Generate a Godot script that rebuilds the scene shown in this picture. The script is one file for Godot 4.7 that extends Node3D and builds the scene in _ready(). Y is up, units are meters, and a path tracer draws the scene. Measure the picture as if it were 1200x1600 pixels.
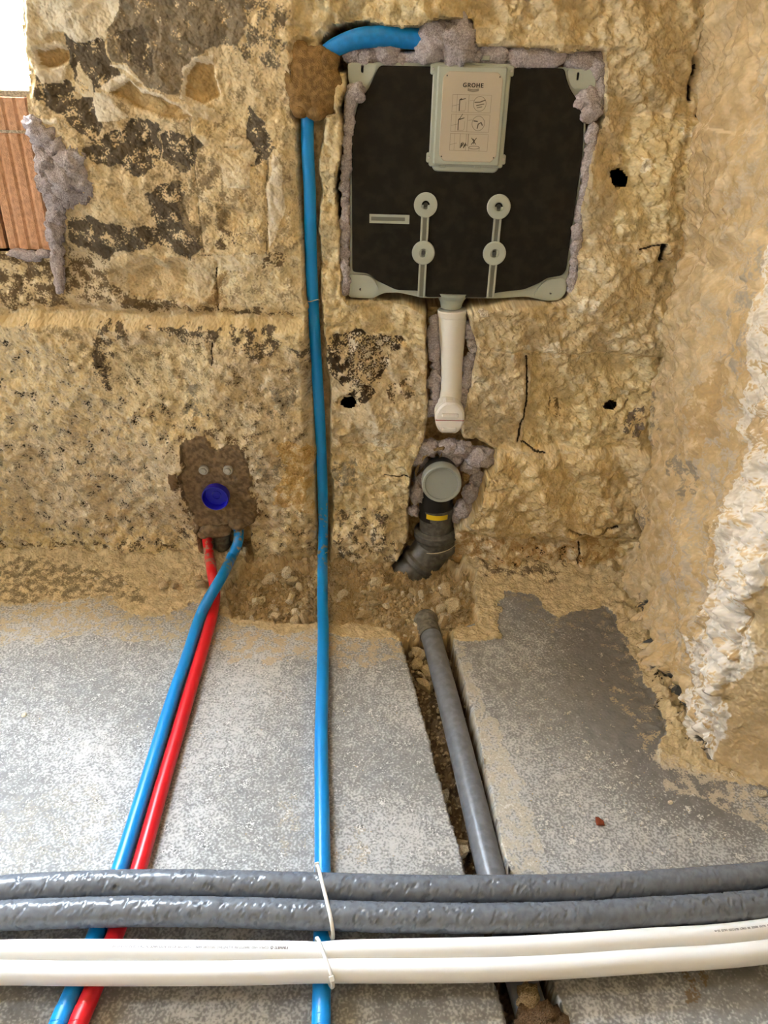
extends Node3D
# A chased limestone wall with a concealed cistern, pipes and a concrete floor. Units are metres, the back wall is z = 0, the floor y = 0.

const FOCAL := 1164.0
const PITCH := 29.5
const ROLL := 1.6
const EYE := Vector3(0, 0.953, 1.435)
const RES := 0.0015          # metres for each texel of the wall and floor maps

var ax_f := Vector3.ZERO
var ax_r := Vector3.ZERO
var ax_u := Vector3.ZERO
var taken := {}
var M := {}

# ---------------------------------------------------------------- measuring: from a place on the photograph to a point on a real plane
func ray(px: float, py: float) -> Vector3:
	return ax_f + ax_r * ((px - 600.0) / FOCAL) - ax_u * ((py - 800.0) / FOCAL)
func wp(px: float, py: float, z := 0.0) -> Vector3:
	var v := ray(px, py)
	return EYE + v * ((z - EYE.z) / v.z)
func fp(px: float, py: float, y := 0.0) -> Vector3:
	var v := ray(px, py)
	return EYE + v * ((y - EYE.y) / v.y)
func rp(px: float, py: float, x := 0.53) -> Vector3:
	var v := ray(px, py)
	return EYE + v * ((x - EYE.x) / v.x)
func wpoly(a: Array) -> PackedVector2Array:
	var o := PackedVector2Array()
	for i in range(0, a.size(), 2):
		# the lower courses on the left stand 2 cm proud of the wall's plane
		var p := wp(a[i], a[i + 1], 0.02 if a[i] < 480 and a[i + 1] > 500 else 0.0)
		o.append(Vector2(p.x, p.y))
	return o
func fpoly(a: Array) -> PackedVector2Array:
	var o := PackedVector2Array()
	for i in range(0, a.size(), 2):
		var p := fp(a[i], a[i + 1])
		o.append(Vector2(p.x, p.z))
	return o
func rpoly(a: Array) -> PackedVector2Array:
	var o := PackedVector2Array()
	for i in range(0, a.size(), 2):
		var p := rp(a[i], a[i + 1])
		o.append(Vector2(p.z, p.y))
	return o

# ---------------------------------------------------------------- nodes
func numbered(called: String) -> String:
	if not taken.has(called):
		taken[called] = 0
		return called
	taken[called] += 1
	return "%s_%03d" % [called, taken[called]]
func thing(called: String, label: String, category: String, at := Vector3.ZERO, group := "") -> Node3D:
	var o := Node3D.new()
	o.name = numbered(called)
	add_child(o)
	o.position = at
	o.set_meta("label", label)
	o.set_meta("category", category)
	if group: o.set_meta("group", group)
	return o
func part(called: String, mesh: Mesh, m: Material, parent: Node3D, at := Vector3.ZERO) -> MeshInstance3D:
	var o := MeshInstance3D.new()
	o.name = called
	o.mesh = mesh
	o.material_override = m
	parent.add_child(o, true)
	o.position = at
	return o
func solo(called: String, mesh: Mesh, m: Material, label: String, category: String, at := Vector3.ZERO, group := "") -> MeshInstance3D:
	var o := MeshInstance3D.new()
	o.name = numbered(called)
	o.mesh = mesh
	o.material_override = m
	add_child(o)
	o.position = at
	o.set_meta("label", label)
	o.set_meta("category", category)
	if group: o.set_meta("group", group)
	return o
func structure(called: String) -> Node3D:
	var o := Node3D.new()
	o.name = called
	add_child(o)
	o.set_meta("kind", "structure")
	return o

# ---------------------------------------------------------------- materials
func mat(c: Color, rough := 0.8, spec := 0.5) -> StandardMaterial3D:
	var m := StandardMaterial3D.new()
	m.albedo_color = c
	m.roughness = rough
	m.metallic_specular = spec
	return m
func noise(freq: float, octaves := 4, seed_ := 1, kind := FastNoiseLite.TYPE_SIMPLEX_SMOOTH) -> FastNoiseLite:
	var n := FastNoiseLite.new()
	n.noise_type = kind
	n.frequency = freq
	n.seed = seed_
	n.fractal_type = FastNoiseLite.FRACTAL_FBM if octaves > 1 else FastNoiseLite.FRACTAL_NONE
	n.fractal_octaves = octaves
	return n
func noise_tex(freq: float, octaves: int, seed_: int, size := 512, ramp := []) -> ImageTexture:
	var im := noise(freq, octaves, seed_).get_seamless_image(size, size)
	if ramp.size() > 0:
		var a: Color = ramp[0]
		var b: Color = ramp[1]
		var src := im.get_data()
		var dst := PackedByteArray()
		dst.resize(size * size * 3)
		for i in size * size:
			var c := a.lerp(b, smoothstep(0.25, 0.75, src[i] / 255.0))
			dst[i * 3] = int(c.r * 255.0)
			dst[i * 3 + 1] = int(c.g * 255.0)
			dst[i * 3 + 2] = int(c.b * 255.0)
		im = Image.create_from_data(size, size, false, Image.FORMAT_RGB8, dst)
	return ImageTexture.create_from_image(im)
func grainy(m: StandardMaterial3D, tex: Texture2D, per_metre: float, bump: Texture2D, bump_cm: float) -> StandardMaterial3D:
	m.uv1_triplanar = true
	m.uv1_world_triplanar = true
	m.uv1_scale = Vector3.ONE * per_metre
	if tex: m.albedo_texture = tex
	if bump:
		m.heightmap_enabled = true
		m.heightmap_texture = bump
		m.heightmap_scale = bump_cm
	return m

# ---------------------------------------------------------------- shapes
func commit(v: PackedVector3Array, idx: PackedInt32Array, n = null, uv = null, cols = null) -> ArrayMesh:
	var arr := []
	arr.resize(Mesh.ARRAY_MAX)
	arr[Mesh.ARRAY_VERTEX] = v
	arr[Mesh.ARRAY_INDEX] = idx
	if n != null: arr[Mesh.ARRAY_NORMAL] = n
	if uv != null: arr[Mesh.ARRAY_TEX_UV] = uv
	if cols != null: arr[Mesh.ARRAY_COLOR] = cols
	var m := ArrayMesh.new()
	m.add_surface_from_arrays(Mesh.PRIMITIVE_TRIANGLES, arr)
	if n == null:
		var st := SurfaceTool.new()
		st.create_from(m, 0)
		st.generate_normals()
		return st.commit()
	return m
func smooth_path(pts: Array, step: float) -> PackedVector3Array:
	var o := PackedVector3Array()
	var n := pts.size()
	for i in n - 1:
		var a: Vector3 = pts[max(i - 1, 0)]
		var b: Vector3 = pts[i]
		var c: Vector3 = pts[i + 1]
		var d: Vector3 = pts[min(i + 2, n - 1)]
		var k: int = max(1, int(ceil(b.distance_to(c) / step)))
		for j in k:
			var t := float(j) / k
			o.append(0.5 * (2.0 * b + (c - a) * t + (2.0 * a - 5.0 * b + 4.0 * c - d) * t * t + (3.0 * b - a - 3.0 * c + d) * t * t * t))
	o.append(pts[n - 1])
	return o
# a tube through points; radius(length so far, share of the way, angle) in metres
func tube(pts: Array, radius: Callable, segs := 20, step := 0.008, capped := true, closed := false, shade = null) -> ArrayMesh:
	var path := smooth_path(pts, step)
	var n := path.size()
	var total := 0.0
	for i in n - 1: total += path[i].distance_to(path[i + 1])
	var v := PackedVector3Array()
	var uv := PackedVector2Array()
	var idx := PackedInt32Array()
	var t0 := (path[1] - path[0]).normalized()
	var u := t0.cross(Vector3(0.13, 0.94, 0.31)).normalized()
	var run := 0.0
	for i in n:
		var t := (path[min(i + 1, n - 1)] - path[max(i - 1, 0)]).normalized()
		if closed and (i == 0 or i == n - 1): t = (path[1] - path[n - 2]).normalized()
		u = (u - t * u.dot(t)).normalized()
		var w := t.cross(u)
		if i > 0: run += path[i].distance_to(path[i - 1])
		for s in segs + 1:
			var a := TAU * s / segs
			var r: float = radius.call(run, run / total, a)
			v.append(path[i] + (u * cos(a) + w * sin(a)) * r)
			uv.append(Vector2(float(s) / segs, run))
	for i in n - 1:
		for s in segs:
			var k := i * (segs + 1) + s
			idx.append_array([k, k + segs + 1, k + 1, k + 1, k + segs + 1, k + segs + 2])
	var nm := grid_normals(v, segs + 1, n, true)
	if capped and not closed:
		for e in 2:
			var row: int = 0 if e == 0 else n - 1
			var base := v.size()
			var dir: Vector3 = -t0 if e == 0 else (path[n - 1] - path[n - 2]).normalized()
			v.append(path[row]); nm.append(dir); uv.append(Vector2.ZERO)
			for s in segs + 1:
				v.append(v[row * (segs + 1) + s]); nm.append(dir); uv.append(Vector2.ZERO)
			for s in segs:
				if e == 0: idx.append_array([base, base + s + 1, base + s + 2])
				else: idx.append_array([base, base + s + 2, base + s + 1])
	if shade != null:
		var cols := PackedColorArray()
		for q in v: cols.append(shade.call(q))
		return commit(v, idx, nm, uv, cols)
	return commit(v, idx, nm, uv)
func round_tube(pts: Array, r: float, segs := 20, step := 0.008) -> ArrayMesh:
	return tube(pts, func(_l, _t, _a): return r, segs, step)
func grid_normals(v: PackedVector3Array, nx: int, ny: int, wrap := false) -> PackedVector3Array:
	var o := PackedVector3Array()
	o.resize(nx * ny)
	for j in ny:
		for i in nx:
			var i0 := i - 1
			var i1 := i + 1
			if wrap:
				if i0 < 0: i0 = nx - 2
				if i1 > nx - 1: i1 = 1
			else:
				i0 = max(i0, 0)
				i1 = min(i1, nx - 1)
			var a := v[j * nx + i1] - v[j * nx + i0]
			var b: Vector3 = v[min(j + 1, ny - 1) * nx + i] - v[max(j - 1, 0) * nx + i]
			o[j * nx + i] = a.cross(b).normalized()
	return o
# a profile of (radius, height) turned about the axis; flat between points when hard
func lathe(profile: Array, segs: int, axis: Vector3, at: Vector3) -> ArrayMesh:
	var up := axis.normalized()
	var u := up.cross(Vector3(0.3, 0.2, 0.93) if absf(up.z) < 0.9 else Vector3.UP).normalized()
	var w := up.cross(u)
	var st := SurfaceTool.new()
	st.begin(Mesh.PRIMITIVE_TRIANGLES)
	for i in profile.size() - 1:
		var p: Vector2 = profile[i]
		var q: Vector2 = profile[i + 1]
		if p.distance_to(q) < 1e-6: continue
		var d := (q - p).normalized()
		var nr := Vector2(-d.y, d.x)
		for s in segs:
			var quad := []
			for k in [[p, s], [p, s + 1], [q, s + 1], [q, s]]:
				var a: float = TAU * k[1] / segs
				var rad: Vector3 = u * cos(a) + w * sin(a)
				quad.append([at + rad * k[0].x + up * k[0].y, (rad * nr.x + up * nr.y)])
			for k in [0, 1, 2, 0, 2, 3]:
				st.set_normal(quad[k][1])
				st.add_vertex(quad[k][0])
	return st.commit()
# a flat outline given depth along +z, its front edge chamfered
func slab(poly: PackedVector2Array, z0: float, z1: float, bevel := 0.001) -> ArrayMesh:
	var p := poly.duplicate()
	if Geometry2D.is_polygon_clockwise(p): p.reverse()
	var n := p.size()
	var inner := PackedVector2Array()
	for i in n:
		var a := (p[i] - p[(i + n - 1) % n]).normalized()
		var b := (p[(i + 1) % n] - p[i]).normalized()
		var m := (Vector2(-a.y, a.x) + Vector2(-b.y, b.x)).normalized()
		var c: float = max(0.4, m.dot(Vector2(-a.y, a.x)))
		inner.append(p[i] + m * bevel / c)
	var st := SurfaceTool.new()
	st.begin(Mesh.PRIMITIVE_TRIANGLES)
	st.set_smooth_group(-1)
	var tri := Geometry2D.triangulate_polygon(inner)
	for k in range(0, tri.size(), 3):
		var c3 := [inner[tri[k]], inner[tri[k + 1]], inner[tri[k + 2]]]
		var cross: float = (c3[1] - c3[0]).cross(c3[2] - c3[0])
		for q in ([0, 2, 1] if cross > 0 else [0, 1, 2]):
			st.add_vertex(Vector3(c3[q].x, c3[q].y, z1))
		for q in ([0, 1, 2] if cross > 0 else [0, 2, 1]):
			st.add_vertex(Vector3(c3[q].x, c3[q].y, z0))
	for i in n:
		var j := (i + 1) % n
		var r := [Vector3(p[i].x, p[i].y, z0), Vector3(p[j].x, p[j].y, z0), Vector3(p[i].x, p[i].y, z1 - bevel), Vector3(p[j].x, p[j].y, z1 - bevel), Vector3(inner[i].x, inner[i].y, z1), Vector3(inner[j].x, inner[j].y, z1)]
		for k in [0, 2, 1, 1, 2, 3, 2, 4, 3, 3, 4, 5]:
			st.add_vertex(r[k])
	st.generate_normals()
	return st.commit()
# a flat piece with real holes through it
func slab_holed(outer: PackedVector2Array, holes: Array, z0: float, z1: float) -> ArrayMesh:
	var p := outer.duplicate()
	if Geometry2D.is_polygon_clockwise(p): p.reverse()
	var st := SurfaceTool.new()
	st.begin(Mesh.PRIMITIVE_TRIANGLES)
	st.set_smooth_group(-1)
	var key := p.duplicate()
	var loops := [p]
	for h in holes:
		var q: PackedVector2Array = h.duplicate()
		if not Geometry2D.is_polygon_clockwise(q): q.reverse()
		loops.append(q)
		var bi := 0
		var bj := 0
		var best := 1e9
		for i in key.size():
			for j in q.size():
				if key[i].distance_to(q[j]) < best:
					best = key[i].distance_to(q[j])
					bi = i
					bj = j
		var side := (q[bj] - key[bi]).orthogonal().normalized() * 0.00003
		var joined := PackedVector2Array()
		for i in bi + 1: joined.append(key[i])
		for j in q.size(): joined.append(q[(bj + j) % q.size()])
		joined.append(q[bj] + side)
		joined.append(key[bi] + side)
		for i in range(bi + 1, key.size()): joined.append(key[i])
		key = joined
	var tri := Geometry2D.triangulate_polygon(key)
	if tri.is_empty(): print("holed piece could not be cut")
	for k in range(0, tri.size(), 3):
		var c3 := [key[tri[k]], key[tri[k + 1]], key[tri[k + 2]]]
		var cross: float = (c3[1] - c3[0]).cross(c3[2] - c3[0])
		for q in ([0, 2, 1] if cross > 0 else [0, 1, 2]): st.add_vertex(Vector3(c3[q].x, c3[q].y, z1))
	for l in loops:
		for i in l.size():
			var j: int = (i + 1) % l.size()
			var r := [Vector3(l[i].x, l[i].y, z0), Vector3(l[j].x, l[j].y, z0), Vector3(l[i].x, l[i].y, z1), Vector3(l[j].x, l[j].y, z1)]
			for k in [0, 2, 1, 1, 2, 3]: st.add_vertex(r[k])
	st.generate_normals()
	return st.commit()
func rect(x0: float, y0: float, x1: float, y1: float, r := 0.0, k := 4) -> PackedVector2Array:
	var o := PackedVector2Array()
	if r <= 0.0: return PackedVector2Array([Vector2(x0, y0), Vector2(x1, y0), Vector2(x1, y1), Vector2(x0, y1)])
	for c in [[x1 - r, y0 + r, -PI / 2], [x1 - r, y1 - r, 0.0], [x0 + r, y1 - r, PI / 2], [x0 + r, y0 + r, PI]]:
		for i in k + 1:
			var a: float = c[2] + PI / 2 * i / k
			o.append(Vector2(c[0] + cos(a) * r, c[1] + sin(a) * r))
	return o
func disc(c: Vector2, r: float, k := 28) -> PackedVector2Array:
	var o := PackedVector2Array()
	for i in k: o.append(c + Vector2(cos(TAU * i / k), sin(TAU * i / k)) * r)
	return o
func rounded(poly: PackedVector2Array, r: float, k := 3) -> PackedVector2Array:
	var o := PackedVector2Array()
	var n := poly.size()
	for i in n:
		var a := poly[(i + n - 1) % n] - poly[i]
		var b := poly[(i + 1) % n] - poly[i]
		var cut: float = min(r, min(a.length(), b.length()) * 0.45)
		var p := poly[i] + a.normalized() * cut
		var q := poly[i] + b.normalized() * cut
		for j in k + 1:
			var t := float(j) / k
			o.append(p.lerp(poly[i], t).lerp(poly[i].lerp(q, t), t))
	return o
func box(size: Vector3) -> BoxMesh:
	var b := BoxMesh.new()
	b.size = size
	return b
# joins lumpy balls [centre, radii] into one mesh, roughened by noise
func lumps(list: Array, amp := 0.18, freq := 60.0, seed_ := 5, us := 20, vs := 12, creases := 1.0) -> ArrayMesh:
	var n1 := noise(freq, 3, seed_)
	var n2 := noise(freq * 2.2, 2, seed_ + 7, FastNoiseLite.TYPE_CELLULAR)
	var v := PackedVector3Array()
	var nm := PackedVector3Array()
	var idx := PackedInt32Array()
	for e in list:
		var c: Vector3 = e[0]
		var r: Vector3 = e[1] if e[1] is Vector3 else Vector3.ONE * float(e[1])
		var mean := (r.x + r.y + r.z) / 3.0
		var own := PackedVector3Array()
		for j in vs + 1:
			var th := PI * j / vs
			for i in us + 1:
				var ph := TAU * (i % us) / us
				var d := Vector3(sin(th) * cos(ph), cos(th), sin(th) * sin(ph))
				var p := c + d * r
				var k := 1.0 + amp * n1.get_noise_3dv(p) * 2.0 + creases * amp * 0.5 * (n2.get_noise_3dv(p) + 0.5)
				own.append(c + d * r * k + d * mean * 0.02)
		var base := v.size()
		v.append_array(own)
		var gn := grid_normals(own, us + 1, vs + 1, true)
		for q in gn.size():
			var out := (own[q] - c).normalized()
			var g := gn[q]
			if g.length() < 0.5: g = out
			nm.append(g if g.dot(out) > 0.0 else -g)
		for j in vs:
			for i in us:
				var k := base + j * (us + 1) + i
				idx.append_array([k, k + us + 1, k + 1, k + 1, k + us + 1, k + us + 2])
	return commit(v, idx, nm)
func rock(seed_: int) -> ArrayMesh:
	var rg := RandomNumberGenerator.new()
	rg.seed = seed_
	var st := SurfaceTool.new()
	st.begin(Mesh.PRIMITIVE_TRIANGLES)
	st.set_smooth_group(-1)
	var rings := []
	var us := 7
	for j in 5:
		var row := []
		for i in us:
			var th := PI * (j + 0.0) / 4
			var ph := TAU * i / us + j * 0.3
			var k := rg.randf_range(0.7, 1.15)
			row.append(Vector3(sin(th) * cos(ph), cos(th) * 0.7, sin(th) * sin(ph)) * k)
		if j == 0 or j == 4:
			for i in us: row[i] = Vector3(0, row[0].y, 0)
		rings.append(row)
	for j in 4:
		for i in us:
			var a: Vector3 = rings[j][i]
			var b: Vector3 = rings[j][(i + 1) % us]
			var c: Vector3 = rings[j + 1][i]
			var d: Vector3 = rings[j + 1][(i + 1) % us]
			if j > 0:
				for q in [a, c, b]: st.add_vertex(q)
			if j < 3:
				for q in [b, c, d]: st.add_vertex(q)
	st.generate_normals()
	return st.commit()

# ---------------------------------------------------------------- relief fields: a map of colour, height and piece numbers over a wall or a floor
class Field:
	var x0: float
	var y0: float
	var w: int
	var h: int
	var res: float
	var hgt: PackedFloat32Array
	var col: PackedColorArray
	var id: PackedInt32Array
	var gloss: PackedFloat32Array
	var wx: PackedByteArray
	var wy: PackedByteArray
	var sp: PackedByteArray
	func _init(a: float, b: float, c: float, d: float, r: float, seed_: int) -> void:
		x0 = a; y0 = b; res = r
		w = int((c - a) / r); h = int((d - b) / r)
		hgt.resize(w * h); col.resize(w * h); id.resize(w * h)
		id.fill(0)
		wx = img(0.018, 5, seed_); wy = img(0.018, 5, seed_ + 1); sp = img(0.34, 4, seed_ + 2)
		var coarse := img(0.05, 4, seed_ + 3)
		for q in w * h: sp[q] = clampi(int(128.0 + ((sp[q] - 128) * 0.50 + (coarse[q] - 128) * 0.75) * 1.25), 0, 255)
	func img(freq: float, oct: int, seed_: int, kind := FastNoiseLite.TYPE_SIMPLEX_SMOOTH) -> PackedByteArray:
		var n := FastNoiseLite.new()
		n.noise_type = kind
		n.seed = seed_
		n.frequency = freq
		n.fractal_type = FastNoiseLite.FRACTAL_FBM
		n.fractal_octaves = oct
		var im := n.get_image(w, h)
		im.convert(Image.FORMAT_L8)
		return im.get_data()
	# o: col, mix, dens (share covered, 0..1), warp (metres), dh (added height), deep (cut down to), id, grain
	func patch(poly: PackedVector2Array, o: Dictionary) -> void:
		var warp: float = o.get("warp", 0.03)
		var lo := poly[0]
		var hi := poly[0]
		for p in poly:
			lo = lo.min(p); hi = hi.max(p)
		lo -= Vector2.ONE * warp * 0.6; hi += Vector2.ONE * warp * 0.6
		var i0: int = max(0, int((lo.x - x0) / res)); var i1: int = min(w - 1, int((hi.x - x0) / res))
		var j0: int = max(0, int((lo.y - y0) / res)); var j1: int = min(h - 1, int((hi.y - y0) / res))
		var has_col: bool = o.has("col")
		var c: Color = o.get("col", Color.WHITE)
		var k: float = o.get("mix", 1.0)
		var dens: float = o.get("dens", 2.0)
		var dh: float = o.get("dh", 0.0)
		var has_deep: bool = o.has("deep")
		var deep: float = o.get("deep", 0.0)
		var nid: int = o.get("id", -99)
		var grain: float = o.get("grain", 0.25)
		var limit := dens * 255.0
		for j in range(j0, j1 + 1):
			for i in range(i0, i1 + 1):
				var q := j * w + i
				if sp[q] > limit: continue
				var p := Vector2(x0 + i * res + (wx[q] / 255.0 - 0.5) * warp, y0 + j * res + (wy[q] / 255.0 - 0.5) * warp)
				if not Geometry2D.is_point_in_polygon(p, poly): continue
				if has_col:
					col[q] = col[q].lerp(c * (1.0 + grain * (sp[q] / 255.0 - 0.5)), k)
				hgt[q] += dh
				if has_deep: hgt[q] = min(hgt[q], deep)
				if nid != -99: id[q] = nid
	func line(pts: PackedVector2Array, width: float, o: Dictionary) -> void:
		var warp: float = o.get("warp", 0.006)
		var has_col: bool = o.has("col")
		var c: Color = o.get("col", Color.WHITE)
		var k: float = o.get("mix", 1.0)
		var dh: float = o.get("dh", 0.0)
		var dens: float = o.get("dens", 2.0) * 255.0
		for s in pts.size() - 1:
			var a := pts[s]
			var b := pts[s + 1]
			var lo := a.min(b) - Vector2.ONE * (width + warp)
			var hi := a.max(b) + Vector2.ONE * (width + warp)
			for j in range(max(0, int((lo.y - y0) / res)), min(h - 1, int((hi.y - y0) / res)) + 1):
				for i in range(max(0, int((lo.x - x0) / res)), min(w - 1, int((hi.x - x0) / res)) + 1):
					var q := j * w + i
					if sp[q] > dens: continue
					var p := Vector2(x0 + i * res + (wx[q] / 255.0 - 0.5) * warp, y0 + j * res + (wy[q] / 255.0 - 0.5) * warp)
					var d := p.distance_to(Geometry2D.get_closest_point_to_segment(p, a, b))
					if d > width * 0.5: continue
					if has_col: col[q] = col[q].lerp(c, k)
					hgt[q] += dh * (1.0 - 2.0 * d / width) if o.has("soft") else dh
	# takes the sheer steps out of the cuts
	func soften(k: float) -> void:
		var im := Image.create_from_data(w, h, false, Image.FORMAT_RF, hgt.to_byte_array())
		im.resize(int(w / k), int(h / k), Image.INTERPOLATE_BILINEAR)
		im.resize(w, h, Image.INTERPOLATE_BILINEAR)
		hgt = im.get_data().to_float32_array()
	func texture() -> ImageTexture:
		var b := PackedByteArray()
		b.resize(w * h * 3)
		for q in w * h:
			var c := col[q]
			b[q * 3] = clampi(int(c.r * 255.0), 0, 255)
			b[q * 3 + 1] = clampi(int(c.g * 255.0), 0, 255)
			b[q * 3 + 2] = clampi(int(c.b * 255.0), 0, 255)
		return ImageTexture.create_from_image(Image.create_from_data(w, h, false, Image.FORMAT_RGB8, b))

# cuts a field into one mesh for each piece number; piece -1 is an opening
func field_meshes(F: Field, step: int, place: Callable, relief: Callable, back: Vector3, flip := false) -> Dictionary:
	var nx: int = F.w / step
	var ny: int = F.h / step
	var pos := PackedVector3Array()
	var uv := PackedVector2Array()
	pos.resize(nx * ny)
	uv.resize(nx * ny)
	for j in ny:
		for i in nx:
			var q: int = j * step * F.w + i * step
			var x := F.x0 + i * step * F.res
			var y := F.y0 + j * step * F.res
			var hh: float = relief.call(x, y, F.hgt[q], q)
			pos[j * nx + i] = place.call(x, y, hh)
			uv[j * nx + i] = Vector2((i * step + 0.5) / F.w, (j * step + 0.5) / F.h)
	var nm := grid_normals(pos, nx, ny)
	if flip:
		for q in nm.size(): nm[q] = -nm[q]
	var cells := {}
	var ids := PackedInt32Array()
	ids.resize(nx * ny)
	for j in ny - 1:
		for i in nx - 1:
			var q: int = (j * step + step / 2) * F.w + i * step + step / 2
			var k := F.id[q]
			ids[j * nx + i] = k
			if k < 0: continue
			if not cells.has(k): cells[k] = PackedInt32Array()
			cells[k].append(j * nx + i)
	var made := {}
	for k in cells:
		var map := PackedInt32Array()
		map.resize(nx * ny)
		map.fill(-1)
		var v := PackedVector3Array()
		var n := PackedVector3Array()
		var t := PackedVector2Array()
		var idx := PackedInt32Array()
		for c in cells[k]:
			var e := [c, c + 1, c + nx, c + nx + 1]
			for z in 4:
				var g: int = e[z]
				if map[g] < 0:
					map[g] = v.size()
					v.append(pos[g]); n.append(nm[g]); t.append(uv[g])
				e[z] = map[g]
			idx.append_array([e[0], e[1], e[2], e[1], e[3], e[2]] if flip else [e[0], e[2], e[1], e[1], e[2], e[3]])
			# the reveal of an opening
			for side in [[-1, 0, 2], [1, 1, 3], [-nx, 0, 1], [nx, 2, 3]]:
				var o: int = c + side[0]
				if o < 0 or o >= nx * ny or ids[o] >= 0: continue
				var a: int = e[side[1]]
				var b: int = e[side[2]]
				var out: Vector3 = (v[b] - v[a]).cross(back).normalized()
				var s := v.size()
				for z in [a, b]:
					v.append(v[z]); n.append(out); t.append(t[z])
				for z in [a, b]:
					v.append(v[z] + back); n.append(out); t.append(t[z] + Vector2(0.004, 0.003))
				idx.append_array([s, s + 1, s + 2, s + 1, s + 3, s + 2])
		made[k] = commit(v, idx, n, t)
	return made

# ---------------------------------------------------------------- the setting
var n_big: FastNoiseLite
var n_mid: FastNoiseLite
var n_chip: FastNoiseLite
var n_fine: FastNoiseLite
var n_face: FastNoiseLite

func tint(F: Field, a: Color, b: Color, c: Color, grain: float, seed_: int) -> void:
	var big := F.img(0.007, 4, seed_)
	var mid := F.img(0.05, 4, seed_ + 1)
	for q in F.w * F.h:
		var t := smoothstep(0.25, 0.75, big[q] / 255.0)
		var u := smoothstep(0.4, 0.75, mid[q] / 255.0)
		F.col[q] = a.lerp(b, t).lerp(c, u * 0.6) * (1.0 + grain * (F.sp[q] / 255.0 - 0.5))

const COURSES := [-1.0, 0.087, 0.303, 0.511, 0.722, 0.926, 5.0]
const JOINTS := [[-0.62, -0.10, 0.442], [-0.80, -0.22, 0.11], [-0.83, -0.348, 0.285], [-0.60, -0.335, 0.14], [-0.351, 0.10, 0.40], [-0.45, -0.165, 0.118]]

var wall_f: Field
# how far the wall stands out at a place on the photograph
func wall_z(px: float, py: float) -> float:
	var z := 0.0
	for k in 3:
		var p := wp(px, py, z)
		var i := clampi(int((p.x - wall_f.x0) / wall_f.res), 0, wall_f.w - 1)
		var j := clampi(int((p.y - wall_f.y0) / wall_f.res), 0, wall_f.h - 1)
		z = wall_relief(p.x, p.y, wall_f.hgt[j * wall_f.w + i], j * wall_f.w + i)
	return z

func stone_of(x: float, y: float) -> int:
	for r in 6:
		if y < COURSES[r + 1]:
			var k := 0
			for b in JOINTS[r]:
				if x > b: k += 1
			return r * 4 + k
	return 0

func wall_relief(x: float, y: float, hp: float, q: int) -> float:
	var left := 1.0 - smoothstep(-0.175, -0.155, x)
	var rough := lerpf(0.95, lerpf(0.62, 0.42, smoothstep(0.55, 0.60, y)), left)
	var calm := 1.0
	if hp < -0.02: calm = 0.45
	if wall_f != null and wall_f.id[q] == 40:
		calm = 0.35
		rough *= 0.3
	var h := n_big.get_noise_2d(x, y) * 0.012 * calm
	# tool marks run down to the left, each a shallow facet with a raised edge
	var u := x * 0.86 + y * 0.5
	var v := -x * 0.5 + y * 0.86
	var f := n_face.get_noise_2d(u * 1.0, v * 0.38)
	h += (f + 0.55) * 0.062 * rough * calm
	var m := n_mid.get_noise_2d(x, y)
	h += (absf(m) - 0.25) * 0.019 * rough * calm
	h += n_chip.get_noise_2d(x, y) * 0.0036 * (0.3 + 0.7 * rough)
	h += n_fine.get_noise_2d(x, y) * 0.0016
	# the lower courses on the left stand proud of the upper ones and make a ledge
	var yl := 0.556 + 0.008 * n_mid.get_noise_2d(x * 0.7, 3.0)
	h += left * 0.026 * (1.0 - smoothstep(yl - 0.016, yl + 0.003, y)) * smoothstep(-0.1, 0.35, y)
	h -= left * 0.014 * exp(-pow((y - yl - 0.012) / 0.011, 2.0))
	# courses on the right stand unevenly
	var right := smoothstep(0.14, 0.24, x)
	h += right * 0.020 * smoothstep(0.085, 0.11, y) * (1.0 - smoothstep(0.27, 0.305, y))
	h += right * 0.012 * (1.0 - smoothstep(0.30, 0.31, y)) * 0.6
	h += right * 0.010 * smoothstep(0.50, 0.525, y) * (1.0 - smoothstep(0.60, 0.72, y))
	if x > 0.285 and y > 0.303 and y < 0.511: h -= 0.010
	if y > 1.02 and x > -0.165: h += 0.006
	return h + hp

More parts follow.
